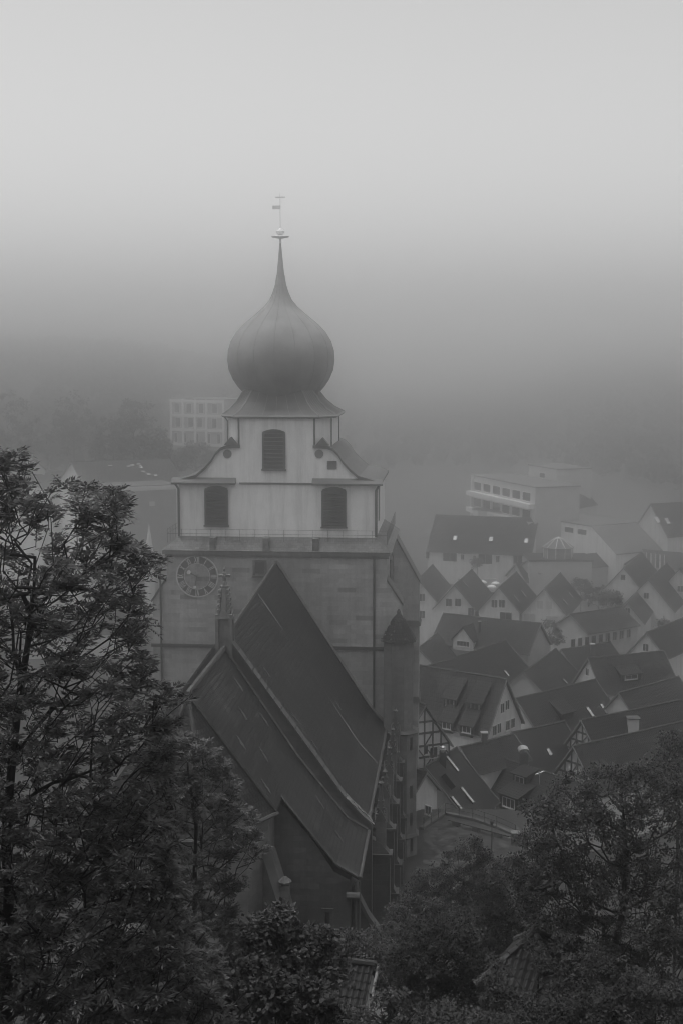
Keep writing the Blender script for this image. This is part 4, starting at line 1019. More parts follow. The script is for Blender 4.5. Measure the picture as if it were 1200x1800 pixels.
    for px, py in ((799, 946), (862, 948), (924, 951)): h.skylight(px, py, 1.0, 1.6)
    for px, py, w_, h_ in ((751, 976, .9, 1.6), (790, 979, 3.4, 2.2), (812, 979, .9, 1.3), (852, 982, 3.4, 2.6), (874, 983, .9, 1.6), (909, 984, 2.2, 2.2)): h.swin(px, py, w_, h_)
    h = House('tiled roof with three pale rooflights in a row behind the steep gables', (905, 990), (1010, 984), 0, (906, 1025), 1, .7, -9, 'dim_plaster', 'brown_tile')
    for px, py in ((931, 1006), (948, 1007), (967, 1003)): h.skylight(px, py, 1.0, 1.3)
    h = House('broad dark roof behind the shrubs with a small white wall at its right', (925, 985), (1085, 968), 1, (935, 1010), 1, .6, -9, 'dim_plaster', 'slate')
    def block(name, label, cat, pts, zt, depth, zb, wall='plaster', roof='flat_roof'):
        """box building: front top edge through two pixels at roof height zt"""
        a, b2 = PZ(*pts[0], zt), PZ(*pts[1], zt); d = (b2 - a).normalized(); n = Vector((-d.y, d.x, 0)); n = n if n.y > 0 else -n
        c_ = Vector(((a.x + b2.x) / 2, (a.y + b2.y) / 2, zb)); root = empty(name, c_); tag(root, label, cat)
        zv = Vector((0, 0, zb - zt)); ring = [a, b2, b2 + n * depth, a + n * depth]
        m_ = MB(); m_.hexa([p + zv for p in ring], ring); w_ = m_.build('wall', wall, root, c_)
        m_ = MB(); cc = (ring[0] + ring[2]) / 2
        m_.hexa([cc + (p - cc) * 1.02 for p in ring], [cc + (p - cc) * 1.02 + Vector((0, 0, .3)) for p in ring]); rf_ = m_.build('roof', roof, root, c_)
        return dict(root=root, a=a, b=b2, d=d, n=n, c=c_, zt=zt, L=(b2 - a).length, wall=w_, roof=rf_)
    def bwin(B, u, z, w_, h_, pane='window_glass', frame='plaster', nm='window'):
        p = B['a'] + B['d'] * u + Vector((0, 0, z - B['zt'])); n = -B['n']; m_ = MB(); up = Vector((0, 0, 1))
        for sg in (1, -1): m_.obox(p + B['d'] * sg * w_ / 2 + n * .03, B['d'] * .08, n * .06, up * h_ / 2); m_.obox(p + up * sg * h_ / 2 + n * .03, B['d'] * w_ / 2, n * .05, up * .08)
        f = m_.build(nm, frame, B['root'], B['c']); MB().obox(p + n * .02, B['d'] * (w_ / 2 - .08), n * .015, up * (h_ / 2 - .08)).build('pane', pane, f, B['c'])
    B = block('hall_building', 'long white hall with a window strip under its eave beside the glass pavilion', 'building', ((945, 911), (1038, 926)), 7, 14, -9)
    for i in range(4): bwin(B, B['L'] * (.12 + .24 * i), 5.4, B['L'] * .17, 1.4)
    m = MB(); a, b2 = B['b'], B['b'] + B['n'] * 14
    m.prism([a + Vector((0, 0, -16)), a, a + B['d'] * 9 + Vector((0, 0, -5.5)), a + B['d'] * 9 + Vector((0, 0, -16))], B['n'] * 14); m.build('side_wing', 'plaster', B['root'], B['c'])
    m = MB(); m.hexa([a + Vector((0, 0, .05)), a + B['d'] * 9.2 + Vector((0, 0, -5.6)), a + B['d'] * 9.2 + B['n'] * 14.2 + Vector((0, 0, -5.6)), b2 + Vector((0, 0, .05))], [a + Vector((0, 0, .25)), a + B['d'] * 9.2 + Vector((0, 0, -5.4)), a + B['d'] * 9.2 + B['n'] * 14.2 + Vector((0, 0, -5.4)), b2 + Vector((0, 0, .25))]); m.build('wing_roof', 'flat_roof', B['root'], B['c'])
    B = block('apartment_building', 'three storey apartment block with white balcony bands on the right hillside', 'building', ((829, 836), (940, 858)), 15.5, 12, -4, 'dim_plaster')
    H = Vector((0, 0, 1))
    for z in (13.9, 9.6, 5.4):
        p = B['a'] + B['d'] * B['L'] * .48 + Vector((0, 0, z - 3.0 - 15.5)) - B['n'] * .7
        MB().obox(p, B['d'] * B['L'] * .5, B['n'] * .7, H * .6).build('balcony', 'white_paint', B['root'], B['c'])
        for j in range(6): bwin(B, B['L'] * (.1 + .155 * j), z - .9, B['L'] * .12, 2.2)
    MB().obox(B['a'] + B['d'] * 1.0 - B['n'] * .4 + H * -9, B['d'] * .35, B['n'] * .35, H * 9).build('pillar', 'white_paint', B['root'], B['c'])
    B = block('annex_building', 'low annex with a row of white piers below the balcony block', 'building', ((830, 896), (945, 908)), 7.5, 8, -9, 'dim_plaster')
    for j in range(5): MB().obox(B['a'] + B['d'] * B['L'] * (.06 + .22 * j) - B['n'] * .25 + H * -1.5, B['d'] * .8, B['n'] * .25, H * 1.3).build('pier', 'white_paint', B['root'], B['c'])
    # glass pavilion
    p = P(980, 975, 322); c = Vector((p.x, p.y, -9)); r = empty('glass_pavilion', c); tag(r, 'round glass pavilion with a pointed ribbed roof before the long white hall', 'pavilion')
    zb_, z1, z2, z3 = -9, p.z + .5, p.z + 1.6, p.z + 4.0
    MB().lathe([(3.3, zb_), (3.3, z2)], (p.x, p.y), 10).build('glass_wall', 'pavilion_glass', r, c)
    MB().lathe([(3.6, z2), (3.6, z2 + .15), (1.0, z3 - .4), (.1, z3)], (p.x, p.y), 10).build('roof', 'lead', r, c)
    m = MB()
    for i in range(10):
        a = 2 * math.pi * i / 10; ca, sa = math.cos(a), math.sin(a); m.tube([(p.x + 3.35 * ca, p.y + 3.35 * sa, zb_), (p.x + 3.35 * ca, p.y + 3.35 * sa, z2), (p.x + 3.62 * ca, p.y + 3.62 * sa, z2 + .2), (p.x + 1.0 * ca, p.y + 1.0 * sa, z3 - .3), (p.x, p.y, z3 + .1)], .1, 4)
    m.build('frame', 'plaster', r, c)
    m = MB(); m.box(p.x - 7, p.x + 7, p.y - 4.5, p.y + 7, zb_, p.z - .9); m.build('base', 'dim_plaster', r, c); m = MB(); m.box(p.x - 7.3, p.x + 7.3, p.y - 4.8, p.y + 7.3, p.z - .9, p.z - .6); m.build('terrace_roof', 'slate', r, c)
    # right hillside
    h = House('dark hillside house with a pale gable climbing to the right, far behind the white hall', (1142, 886), (1240, 880), 9, (1170, 945), 1, 1.1, -6, 'plaster', 'brown_tile'); h.skylight(1172, 916, 1.2, 2); h.skylight(1154, 914, 1.2, 2)
    h = House('faint roof behind the balcony block on the right hillside', (940, 852), (1008, 842), 15, (952, 905), 1, .9, -8, 'dim_plaster', 'brown_tile')
    B = block('hillside_house', 'pale box of a house topmost on the right hillside', 'building', ((928, 818), (978, 826)), 18, 10, -6, 'dim_plaster'); bwin(B, B['L'] * .5, 16, 3, 1.4)
    h = House('low dark roofed house with white garden frames before the hillside house', (1085, 962), (1230, 975), 2, (1085, 990), 1, .5, -9, 'dim_plaster', 'slate')
    r = empty('pergola', P(1145, 985, 318)); c = r.location.copy(); tag(r, 'white garden pergola of frames in a row before the low dark roof', 'pergola')
    for i, px in enumerate((1131, 1139, 1147, 1155, 1163)):
        q = P(px, 985 + i, 318); m = MB(); m.tube([(q.x - .45, q.y, q.z - 8), (q.x - .45, q.y, q.z + 1.8), (q.x + .45, q.y, q.z + 1.8), (q.x + .45, q.y, q.z - 8)], .1, 4); m.build('frame', 'white_paint', r, c)
    # left side, beyond the ash tree
    B = block('white_building', 'three storey white building with a grid of windows left of the onion dome', 'building', ((300, 702), (394, 704)), 34, 16, -6, 'concrete'); L = B['L']
    for z, us in ((31.5, (.12, .35, .58, .83)), (27.2, (.14, .38, .55, .82)), (22.6, (.1, .26, .5, .72, .9))):
        for u in us: bwin(B, L * u, z, 1.3 if z < 25 else 1.9, 2.9)
    for z in (33.6, 29.3, 25.0, 20.6): MB().obox(B['a'] + B['d'] * L / 2 - B['n'] * .15 + H * (z - 34), B['d'] * L / 2, B['n'] * .15, H * .42).build('floor_band', 'white_paint', B['root'], B['c'])
    for u in (0.01, .24, .47, .68, .99): MB().obox(B['a'] + B['d'] * L * u - B['n'] * .14 + H * -6.6, B['d'] * .35, B['n'] * .14, H * 6.8).build('pier', 'white_paint', B['root'], B['c'])
    h = House('long hall roof dotted with pale rooflights left of the belfry', (125, 812), (296, 806), 23, (322, 846), 2, .45, -8, 'plaster', 'grey_tile', 'hall_building', 'building')
    for px, py in ((226, 820), (233, 818), (248, 822), (262, 834), (274, 836), (252, 829), (194, 819), (244, 816)): h.skylight(px, py, 1.0, .7)
    B = block('hall_wing', 'dark boarded wing under the white fascia of the long hall', 'building', ((196, 858), (310, 853)), 18.5, 10, -2, 'concrete'); bwin(B, B['L'] * .62, 14.6, 1.1, .9, 'white_paint', 'white_paint')
    MB().obox((B['a'] + B['b']) / 2 - B['n'] * .2 + H * -.4, B['d'] * B['L'] / 2, B['n'] * .2, H * .45).build('fascia', 'white_paint', B['root'], B['c'])
    h = House('small pale gable with one attic window behind the ash tree, left of the clock', (237, 932), (203, 918), 6, (204, 976), 1, 1.05, -9, 'plaster', 'grey_tile'); h.gwin(1, 244, 961, 1.0, 1.2)
    p = P(263, 975, 300); r = empty('white_spire', (p.x, p.y, -6)); tag(r, 'slim white pointed spirelet beside the small pale gable', 'spire')
    MB().lathe([(1.1, -8), (1.1, p.z)], (p.x, p.y), 8).build('shaft', 'plaster', r, r.location); MB().lathe([(.95, p.z), (.12, p.z + 6.0), (.02, p.z + 6.6)], (p.x, p.y), 8).build('cap', 'white_paint', r, r.location)
    h = House('faint pale gable half hidden by the topmost twigs of the ash tree', (52, 798), (20, 794), 24, (30, 830), 1, .9, -8, 'plaster', 'grey_tile')
    h = House('pale sloping roof behind the ash tree, below the faint pale gable', (40, 838), (110, 828), 19, (120, 850), 2, .5, -8, 'plaster', 'grey_tile')
    h = House('wide pale wall and roof seen between the ash branches', (60, 890), (215, 884), 10, (230, 925), 2, .6, -9, 'plaster', 'grey_tile')
    h = House('pale gabled house low between the ash branches near the tower corner', (130, 990), (108, 972), 4, (95, 1030), 1, 1.0, -9, 'plaster', 'grey_tile')
    h = House('large pale house deep behind the ash crown', (40, 1075), (235, 1068), 0, (250, 1112), 2, .7, -9, 'plaster', 'grey_tile')
town()

# ------------------------------------------------------------------ church terrace
def terrace():
    pts = [PZ(x, y, .03) for x, y in ((742, 1500), (745, 1460), (782, 1433), (830, 1443), (872, 1457), (905, 1472), (925, 1500), (935, 1560), (745, 1575))]
    m = MB(); m.poly([Vector((p.x, p.y, .03)) for p in pts]); o = m.build('terrace', 'cobbles'); tag(o, kind='structure')
    edge = [PZ(x, y, 0) for x, y in ((744, 1459), (782, 1433), (830, 1443), (872, 1457), (905, 1472), (925, 1500))]
    m = MB()
    for a, b in zip(edge[:-1], edge[1:]):
        a, b = Vector((a.x, a.y, 0)), Vector((b.x, b.y, 0)); d = (b - a).normalized(); n = Vector((-d.y, d.x, 0))
        m.obox((a + b) / 2 + n * .25 + Vector((0, 0, -4.4)), (b - a) / 2 + d * .02, n * .25, Vector((0, 0, 4.65)))
    o = m.build('retaining_wall', 'dark_ashlar', None, edge[0]); tag(o, 'low stone retaining wall along the edge of the church terrace', 'wall')
    r = empty('railing', edge[0]); tag(r, 'thin iron railing with posts along the church terrace', 'railing'); c = edge[0]
    pm = MB(); rm = MB()
    for i, (a, b) in enumerate(zip(edge[:-1], edge[1:])):
        a, b = Vector((a.x, a.y, .25)), Vector((b.x, b.y, .25))
        n = max(1, int((b - a).length / 1.6))
        for j in range(n):
            p = a.lerp(b, j / n); q = MB(); q.tube([p, p + Vector((0, 0, 1.05))], .045, 5); q.build('post', 'iron', r, c)
        for h in (1.05, .55): rm.tube([a + Vector((0, 0, h)), b + Vector((0, 0, h))], .035, 5)
    rm.build('rail', 'lead', r, c)
    # bench of a long plank on blocks behind the railing
    a, b = PZ(797, 1437, .5), PZ(905, 1466, .5); r = empty('bench', PZ(850, 1455, 0)); c = r.location.copy(); tag(r, 'long wooden plank bench on blocks before the terrace railing', 'bench')
    d = (b - a).normalized(); n = Vector((-d.y, d.x, 0)); off = -n * .8 if n.y > 0 else n * .8
    MB().obox((a + b) / 2 + off, (b - a) / 2, n * .28, Vector((0, 0, .05))).build('seat', 'timber', r, c)
    for t in (.12, .45, .8):
        p = a.lerp(b, t) + off; MB().obox(p - Vector((0, 0, .28)), d * .35, n * .24, Vector((0, 0, .22))).build('block', 'dark_ashlar', r, c)
    p = PZ(905, 1486, 0); r = empty('stone_post', p); tag(r, 'dark stone post with a pale cap plate at the end of the terrace', 'post')
    MB().box(p.x - .38, p.x + .38, p.y - .38, p.y + .38, -.2, 1.25).build('shaft', 'dark_ashlar', r, p); MB().box(p.x - .45, p.x + .45, p.y - .45, p.y + .45, 1.25, 1.36).build('cap', 'board', r, p)
    p = PZ(863, 1508, 0); r = empty('lamp_post', p); tag(r, 'thin lamp post standing on the cobbled terrace', 'lamp post')
    MB().tube([p, p + Vector((0, 0, 3.2))], [.06, .04], 6).build('post', 'iron', r, p); MB().lathe([(.05, 3.2), (.16, 3.35), (.18, 3.6), (.04, 3.75)], (p.x, p.y), 8).build('lantern', 'iron', r, p)
terrace()
# ------------------------------------------------------------------ trees
def np_mesh(name, V, Fq, mats, parent, loc, mi=None, smooth=False):
    me = bpy.data.meshes.new(name); n = len(Fq); k = Fq.shape[1]
    me.vertices.add(len(V)); me.vertices.foreach_set('co', (V - np.array(loc)).astype(np.float32).ravel())
    me.loops.add(n * k); me.loops.foreach_set('vertex_index', Fq.astype(np.int32).ravel())
    me.polygons.add(n); me.polygons.foreach_set('loop_start', np.arange(0, n * k, k, dtype=np.int32)); me.polygons.foreach_set('loop_total', np.full(n, k, np.int32))
    for q in mats: me.materials.append(MATS[q])
    if mi is not None: me.polygons.foreach_set('material_index', mi.astype(np.int32))
    if smooth: me.polygons.foreach_set('use_smooth', [True] * n)
    me.update(); me.validate()
    o = bpy.data.objects.new(name, me); COL.objects.link(o)
    if parent is not None: o.parent = parent
    return o
def unit(a): return a / np.maximum(np.linalg.norm(a, axis=-1, keepdims=True), 1e-9)
def skeleton(trunk, targets, r, step=0.6, sag=0.0, up=0.25, lead=0.35, rise=0.5):
    """grow branches from the trunk polyline to every target; returns nodes, parents"""
    nodes = [np.array(p, float) for p in trunk]; par = [-1] + list(range(len(trunk) - 1)); depth = [0] * len(trunk)
    base = np.array(trunk[0]); ax = np.array(trunk)
    dist = np.array([np.min(np.linalg.norm(ax - t, axis=1)) for t in targets])
    for ti in np.argsort(dist):
        t = targets[ti]; Nn = np.array(nodes)
        dv = t - Nn; dd = np.linalg.norm(dv, axis=1)
        # prefer joints that lie below and nearer the base, so limbs leave at a rising angle
        pen = dd * (1 + rise * np.clip(.62 - dv[:, 2] / np.maximum(dd, .01), 0, 1.3)) + lead * 0.15 * np.array(depth)
        j = int(np.argmin(pen)); L = dd[j]
        if L < step * .35: continue
        n = max(1, int(L / step)); p0 = nodes[j]
        bow = np.array([0, 0, 1.0]) * up * L * 0.35 * (1 if dv[j][2] > -0.2 * L else -0.4)
        prev = j
        for k in range(1, n + 1):
            f = k / n; p = p0 + (t - p0) * f - bow * 4 * f * (1 - f) * 0.35 + r.normal(0, .045 * L / n + .012, 3) * (0 if k == n else 1)
            nodes.append(p); par.append(prev); depth.append(depth[prev] + 1); prev = len(nodes) - 1
    return np.array(nodes), np.array(par)
def branch_mesh(name, nodes, par, tip, parent, loc, mat_='bark', expo=2.35, sides=5, rmax=None):
    n = len(nodes); acc = np.zeros(n); kids = np.zeros(n, int)
    for i in range(n):
        if par[i] >= 0: kids[par[i]] += 1
    order = range(n - 1, -1, -1)
    for i in order:
        if kids[i] == 0: acc[i] = tip ** expo
        if par[i] >= 0: acc[par[i]] += acc[i]
    rad = acc ** (1 / expo)
    if rmax: rad = np.minimum(rad, rmax)
    V, Fq = [], []; o = 0
    ang = np.arange(sides) * 2 * np.pi / sides
    for i in range(n):
        j = par[i]
        if j < 0: continue
        a, b = nodes[j], nodes[i]; d = b - a; L = np.linalg.norm(d)
        if L < 1e-6: continue
        d = d / L; h = np.array([0, 0, 1.]) if abs(d[2]) < .9 else np.array([1., 0, 0]); u = np.cross(d, h); u /= np.linalg.norm(u); v = np.cross(d, u)
        ra = min(rad[j], rad[i] * 1.35); ring = np.cos(ang)[:, None] * u + np.sin(ang)[:, None] * v
        V.append(a - d * min(.02, L * .1) + ring * ra); V.append(b + ring * rad[i])
        for k in range(sides): Fq.append((o + k, o + (k + 1) % sides, o + sides + (k + 1) % sides, o + sides + k))
        o += 2 * sides
    return np_mesh(name, np.concatenate(V), np.array(Fq), [mat_], parent, loc, smooth=True), kids, rad
def kites(base, dirv, nrm, L, W):
    """one kite-shaped leaf each: base, sides, tip, with a slight fold"""
    d = unit(dirv); s = unit(np.cross(d, nrm)); n = np.cross(s, d)
    L = L[:, None]; W = W[:, None]
    v = np.stack([base, base + d * L * .45 + s * W * .5 - n * W * .12, base + d * L + n * -.06 * L, base + d * L * .45 - s * W * .5 - n * W * .12], 1)
    return v
def quads(v): return v.reshape(-1, 3), np.arange(len(v) * 4).reshape(-1, 4)
def pinnate(centers, dirs, r, L=.24, pairs=4, lw=.028, ll=.085):
    """compound ash leaves: pairs of leaflets along a drooping stalk"""
    n = len(centers); d = unit(dirs); side = unit(np.cross(d, np.array([0, 0, 1.]) + r.normal(0, .25, (n, 3)))); up = np.cross(side, d)
    out = []; Ls = L * r.uniform(.75, 1.2, n)
    for k in range(pairs):
        f = .3 + .7 * k / pairs; droop = (f ** 2) * .24
        p = centers + d * (Ls * f)[:, None] - np.array([0, 0, 1.]) * (Ls * droop)[:, None]
        for sg in (1, -1):
            ld = unit(d * .75 + side * sg * .8 - np.array([0, 0, .2]) + r.normal(0, .16, (n, 3)))
            out.append(kites(p, ld, up + r.normal(0, .25, (n, 3)), ll * (1.15 - .35 * abs(f - .6)) * r.uniform(.85, 1.15, n), np.full(n, lw)))
    p = centers + d * Ls[:, None] - np.array([0, 0, 1.]) * (Ls * .24)[:, None]
    out.append(kites(p, unit(d - np.array([0, 0, .6])), up, ll * r.uniform(.9, 1.2, n), np.full(n, lw)))
    # stalk
    tipp = p; s2 = side * .004
    out.append(np.stack([centers - s2, centers + s2, tipp + s2, tipp - s2], 1))
    return np.concatenate(out)

def ash_tree(label, px_shape, D, trunk_px, n_t, leafL, seed, depth=2.4, per_tip=7, leaf='ash_leaf', tip=.012, seeds=True, dens=None, step=.45, xr=(-130, 400), yr=(790, 1900), rmax=None):
    r = np.random.default_rng(seed); T = []
    ys = [p[0] for p in px_shape]; xs = [p[1] for p in px_shape]; x0s = [p[2] for p in px_shape]
    tries = 0
    while len(T) < n_t and tries < 200000:
        tries += 1
        y = r.uniform(*yr); b = np.interp(y, ys, xs); a = np.interp(y, ys, x0s)
        if b - a < 3: continue
        x = r.uniform(a, b)
        if dens and r.random() > dens(x, y): continue
        half = depth * np.sqrt(max(.05, 1 - ((x - (a + b) / 2) / ((b - a) / 2 + 1e-6)) ** 2 * .8)); yy = D + r.uniform(-half, half)
        q = np.array(P(x, y, yy))
        if all(np.sum((q - t) ** 2) > (.10 * D / 25) ** 2 for t in T[-80:]): T.append(q)
    T = np.array(T)
    trunk = [np.array(P(px, py, D + dy)) for px, py, dy in trunk_px]
    g = float(ground_z(trunk[0][0], trunk[0][1])); base = np.array([trunk[0][0] - .15, trunk[0][1], g - .3])
    pl = [base] + trunk; fine = []
    for a, b in zip(pl[:-1], pl[1:]):
        k = max(2, int(np.linalg.norm(b - a) / .5))
        for i in range(k): fine.append(a + (b - a) * i / k + (r.normal(0, .02, 3) if i else 0))
    fine.append(pl[-1])
    root = empty('ash_tree', tuple(base)); tag(root, label, 'tree')
    nodes, par = skeleton(fine, T, r, step=step, up=-.25, rise=1.1)
    o, kids, rad = branch_mesh('trunk', nodes, par, tip, root, base, rmax=rmax)
    tips = [i for i in range(len(nodes)) if kids[i] == 0 and par[i] >= 0]
    mids = [i for i in range(len(fine), len(nodes)) if kids[i] > 0 and rad[i] < tip * 2.2]
    C, Dv = [], []
    for i in tips:
        td = unit(nodes[i] - nodes[par[i]])
        for k in range(per_tip):
            a = r.uniform(0, 2 * np.pi); f = r.uniform(0, .9)
            C.append(nodes[i] - (nodes[i] - nodes[par[i]]) * f * (k > 2)); Dv.append(td * .45 + np.array([np.cos(a), np.sin(a), r.uniform(-.15, 1.0)]))
    for i in mids:
        if r.random() < .55:
            for k in range(2):
                a = r.uniform(0, 2 * np.pi); C.append(nodes[i]); Dv.append(np.array([np.cos(a), np.sin(a), r.uniform(-.1, .6)]))
    v = pinnate(np.array(C), np.array(Dv), r, L=leafL, lw=leafL * .15, ll=leafL * .42)
    V, Fq = quads(v); np_mesh('crown', V, Fq, [leaf], root, base)
    if seeds:
        m = MB()
        for i in r.choice(tips, min(len(tips), 70), replace=False):
            p = nodes[i] + r.normal(0, .05, 3)
            for k in range(9):
                d = unit(r.normal(0, 1, 3) - np.array([0, 0, .6])) * .055; m.obox(p + d * .7, d * .7, (.009, .004, 0), (0, .004, .01))
        so_ = m.build('seed_cluster', 'bark', root, base, recalc=False); so_['kind'] = 'stuff'
    return root

def leafy(name, label, D, blobs, n_t, per, leaf, seed, ls=.11, spread=.34, trunk_px=None, cat='tree', group=None, tip=.012, base=None, shell=.62, aspect=.62, step=.6, rmax=None, trunkless=False):
    """broad-leaved crown: blobs = (px, py, rx_px, ry_px, dD, depth_m)"""
    ls *= 1.2; per = int(per * 3.4)
    r = np.random.default_rng(seed); T = []; wts = np.array([b[2] * b[3] for b in blobs], float); wts /= wts.sum()
    cs = []
    for b in blobs:
        c = np.array(P(b[0], b[1], D + b[4])); s = (D + b[4]) / F; cs.append((c, np.array([b[2] * s, b[5], b[3] * s])))
    while len(T) < n_t:
        c, rr = cs[r.choice(len(blobs), p=wts)]
        q = unit(r.normal(0, 1, 3)) * (r.uniform(shell, 1.0) if r.random() < .8 else r.uniform(.2, 1.22)); T.append(c + q * rr)
    T = np.array(T); cen = np.mean([c for c, _ in cs], 0)
    if trunk_px: trunk = [np.array(P(px, py, D + dy)) for px, py, dy in trunk_px]
    else: trunk = [cen - np.array([0, 0, max(rr[2] for _, rr in cs) * .7]), cen]
    g = float(ground_z(trunk[0][0], trunk[0][1])); b0 = np.array([trunk[0][0], trunk[0][1], g - .3])
    pl = [b0] + [t for t in trunk if t[2] > g]; fine = []
    for a, b in zip(pl[:-1], pl[1:]):
        k = max(2, int(np.linalg.norm(b - a) / .8))
        for i in range(k): fine.append(a + (b - a) * i / k)
    fine.append(pl[-1])
    T = T[T[:, 2] > ground_z(T[:, 0], T[:, 1]) + .2]
    root = empty(name, tuple(b0)); tag(root, label, cat, group)
    nodes, par = skeleton(fine, T, r, step=step, up=.3)
    o, kids, rad = branch_mesh('trunk' if cat == 'tree' else 'stem', nodes, par, tip, root, b0, rmax=rmax)
    tips = np.array([i for i in range(len(nodes)) if kids[i] == 0 and par[i] >= 0])
    tp = nodes[tips]; n = len(tips) * per
    ct = np.repeat(tp, per, 0); sz = np.repeat(r.uniform(.5, 1.45, len(tips)), per)
    off = unit(r.normal(0, 1, (n, 3))) * (r.uniform(0, 1, n) ** .45)[:, None] * np.array([1, 1, .62])
    pos = ct + off * (spread * sz)[:, None]
    outw = unit(off + np.array([0, 0, .25]))
    dirv = unit(outw * .8 + r.normal(0, .55, (n, 3)) - np.array([0, 0, .35]))
    nrm = unit(outw * .55 + np.array([0, 0, 1.3]) + r.normal(0, .38, (n, 3)))
    L = ls * r.uniform(.55, 1.3, n) * np.repeat(r.uniform(.75, 1.2, len(tips)), per); v = kites(pos, dirv, nrm, L, L * aspect)
    V, Fq = quads(v); np_mesh('crown' if cat == 'tree' else 'foliage', V, Fq, [leaf], root, b0)
    return root

def plants():
    # big ash in front on the left
    shape = [(785, 18, -160), (800, 34, -160), (815, 48, -160), (840, 66, -160), (860, 200, -160), (890, 228, -160), (930, 205, -160), (965, 232, -160), (985, 292, -160), (1015, 285, -160), (1035, 250, -160), (1075, 262, -160), (1100, 278, -160), (1125, 240, -160), (1160, 262, -160), (1195, 268, -160), (1212, 366, -160), (1235, 345, -160), (1260, 320, -160), (1300, 300, -160), (1400, 300, -160), (1500, 300, -160), (1600, 330, -160), (1700, 380, -160), (1900, 420, -160)]
    def dens(x, y):
        if y < 880: return .6 if (x < 60 or x > 92) else .05
        if y < 1010: return .62 if not (40 < x < 110 and 900 < y < 1000) else .16
        if y < 1150: return .5
        return .45 + .5 * min(1, (y - 1150) / 250)
    T = [(10, 1800, 0), (15, 1560, 0), (12, 1450, 0), (22, 1330, .1), (38, 1200, .2), (55, 1080, .2), (62, 980, .1)]
    ash_tree('large ash tree filling the left foreground, feathery leaves and dark seed bunches', shape, 25, T, 2800, .25, 11, per_tip=16, dens=dens, tip=.0075, rmax=.17)
    # slimmer ash behind it, before the choir
    shape2 = [(1285, 300, 290), (1310, 368, 270), (1340, 400, 240), (1400, 420, 220), (1450, 455, 210), (1480, 470, 210), (1530, 440, 220), (1580, 410, 220), (1640, 410, 230), (1720, 430, 230), (1850, 430, 230)]
    T2 = [(338, 1800, 0), (340, 1640, 0), (343, 1560, 0), (345, 1450, .1), (330, 1340, .1)]
    ash_tree('slim young ash with soft pale foliage between the large ash and the choir', shape2, 44, T2, 1000, .30, 12, depth=1.8, per_tip=15, leaf='young_ash_leaf', tip=.009, seeds=False, xr=(200, 480), yr=(1290, 1850), rmax=.12)
    leafy('maple_bush', 'leafy maple bush with pale topped leaves before the choir buttress', 47, [(490, 1618, 26, 26, 0, .6), (452, 1640, 30, 30, -.3, .8), (530, 1640, 24, 30, .4, .6), (500, 1665, 60, 40, 0, 1.2), (440, 1700, 60, 60, -.5, 1.3), (560, 1700, 50, 50, .3, 1), (490, 1740, 90, 60, 0, 1.5), (575, 1655, 16, 20, .2, .4), (425, 1662, 22, 22, 0, .5)], 560, 26, 'maple_leaf', 21, ls=.15, spread=.36, aspect=.75, cat='bush')
    leafy('elder_bush', 'broad leaved bush at the bottom left below the large ash', 33, [(430, 1760, 90, 80, 0, 1.2), (330, 1790, 110, 70, .3, 1.2), (520, 1790, 70, 70, 0, 1)], 380, 30, 'bush_leaf', 22, ls=.12, spread=.32, aspect=.7, cat='bush')
    leafy('round_bush', 'fine leaved round bush under the slit window of the sacristy', 58, [(625, 1680, 62, 48, 0, 1.3), (575, 1690, 40, 40, 0, 1), (660, 1700, 40, 50, .5, 1)], 330, 44, 'maple_leaf', 23, ls=.09, spread=.36, cat='bush')
    leafy('hedge_bush', 'low pale tipped bush along the bottom edge before the pantiled hut', 40, [(640, 1810, 90, 34, 0, .8), (760, 1800, 70, 34, 0, .8), (540, 1815, 60, 30, 0, .8), (850, 1810, 60, 34, 0, .8), (570, 1765, 34, 34, .5, .6), (690, 1775, 34, 30, .4, .6)], 420, 40, 'maple_leaf', 24, ls=.09, spread=.26, cat='bush')
    leafy('hazel_bush', 'dark spreading bush between the pantiled hut and the hipped roof', 52, [(750, 1680, 70, 70, 0, 1.6), (710, 1720, 50, 60, -.3, 1.2), (800, 1690, 60, 70, .6, 1.5), (770, 1750, 80, 60, 0, 1.5)], 520, 40, 'bush_leaf', 25, ls=.10, spread=.38, cat='bush')
    leafy('thorn_bush', 'grey bush climbing the slope right of the sacristy wing wall', 72, [(740, 1620, 60, 50, 0, 1.6), (700, 1660, 50, 50, -1, 1.4), (790, 1640, 60, 50, .5, 1.6)], 420, 40, 'maple_leaf', 26, ls=.12, spread=.45, cat='bush')
    leafy('yew_tree', 'dark conical tree before the cobbled terrace', 92, [(815, 1530, 46, 46, 0, 1.6), (770, 1570, 60, 48, 0, 1.8), (850, 1560, 50, 60, 0, 1.8), (800, 1600, 90, 50, 0, 2.2), (838, 1500, 22, 24, 0, .9)], 620, 44, 'dark_leaf', 27, ls=.13, spread=.5, tip=.014)
    leafy('beech_tree', 'dense tree between the dark conical tree and the big round tree', 70, [(890, 1580, 60, 70, 0, 2.0), (850, 1640, 60, 60, -1, 1.8), (910, 1640, 60, 60, 0, 2), (880, 1700, 80, 60, 0, 2), (930, 1540, 36, 50, 0, 1.4)], 700, 40, 'bush_leaf', 28, ls=.11, spread=.42)
    # big round tree on the right
    blobs = [(1085, 1400, 75, 55, 0, 2.2), (1140, 1395, 70, 58, .5, 2.2), (1010, 1420, 62, 52, -.3, 2), (960, 1465, 50, 62, 0, 1.8), (1040, 1500, 100, 80, -.5, 2.6), (1160, 1480, 90, 90, 0, 2.6), (980, 1560, 80, 80, -.3, 2.4), (1100, 1600, 120, 90, -.6, 3), (1200, 1600, 90, 130, 0, 2.8), (1030, 1680, 110, 80, 0, 2.6), (1150, 1720, 120, 100, -.4, 2.8), (935, 1530, 40, 60, 0, 1.4), (1060, 1790, 120, 70, -.5, 2.4), (1200, 1400, 40, 50, .5, 2)]
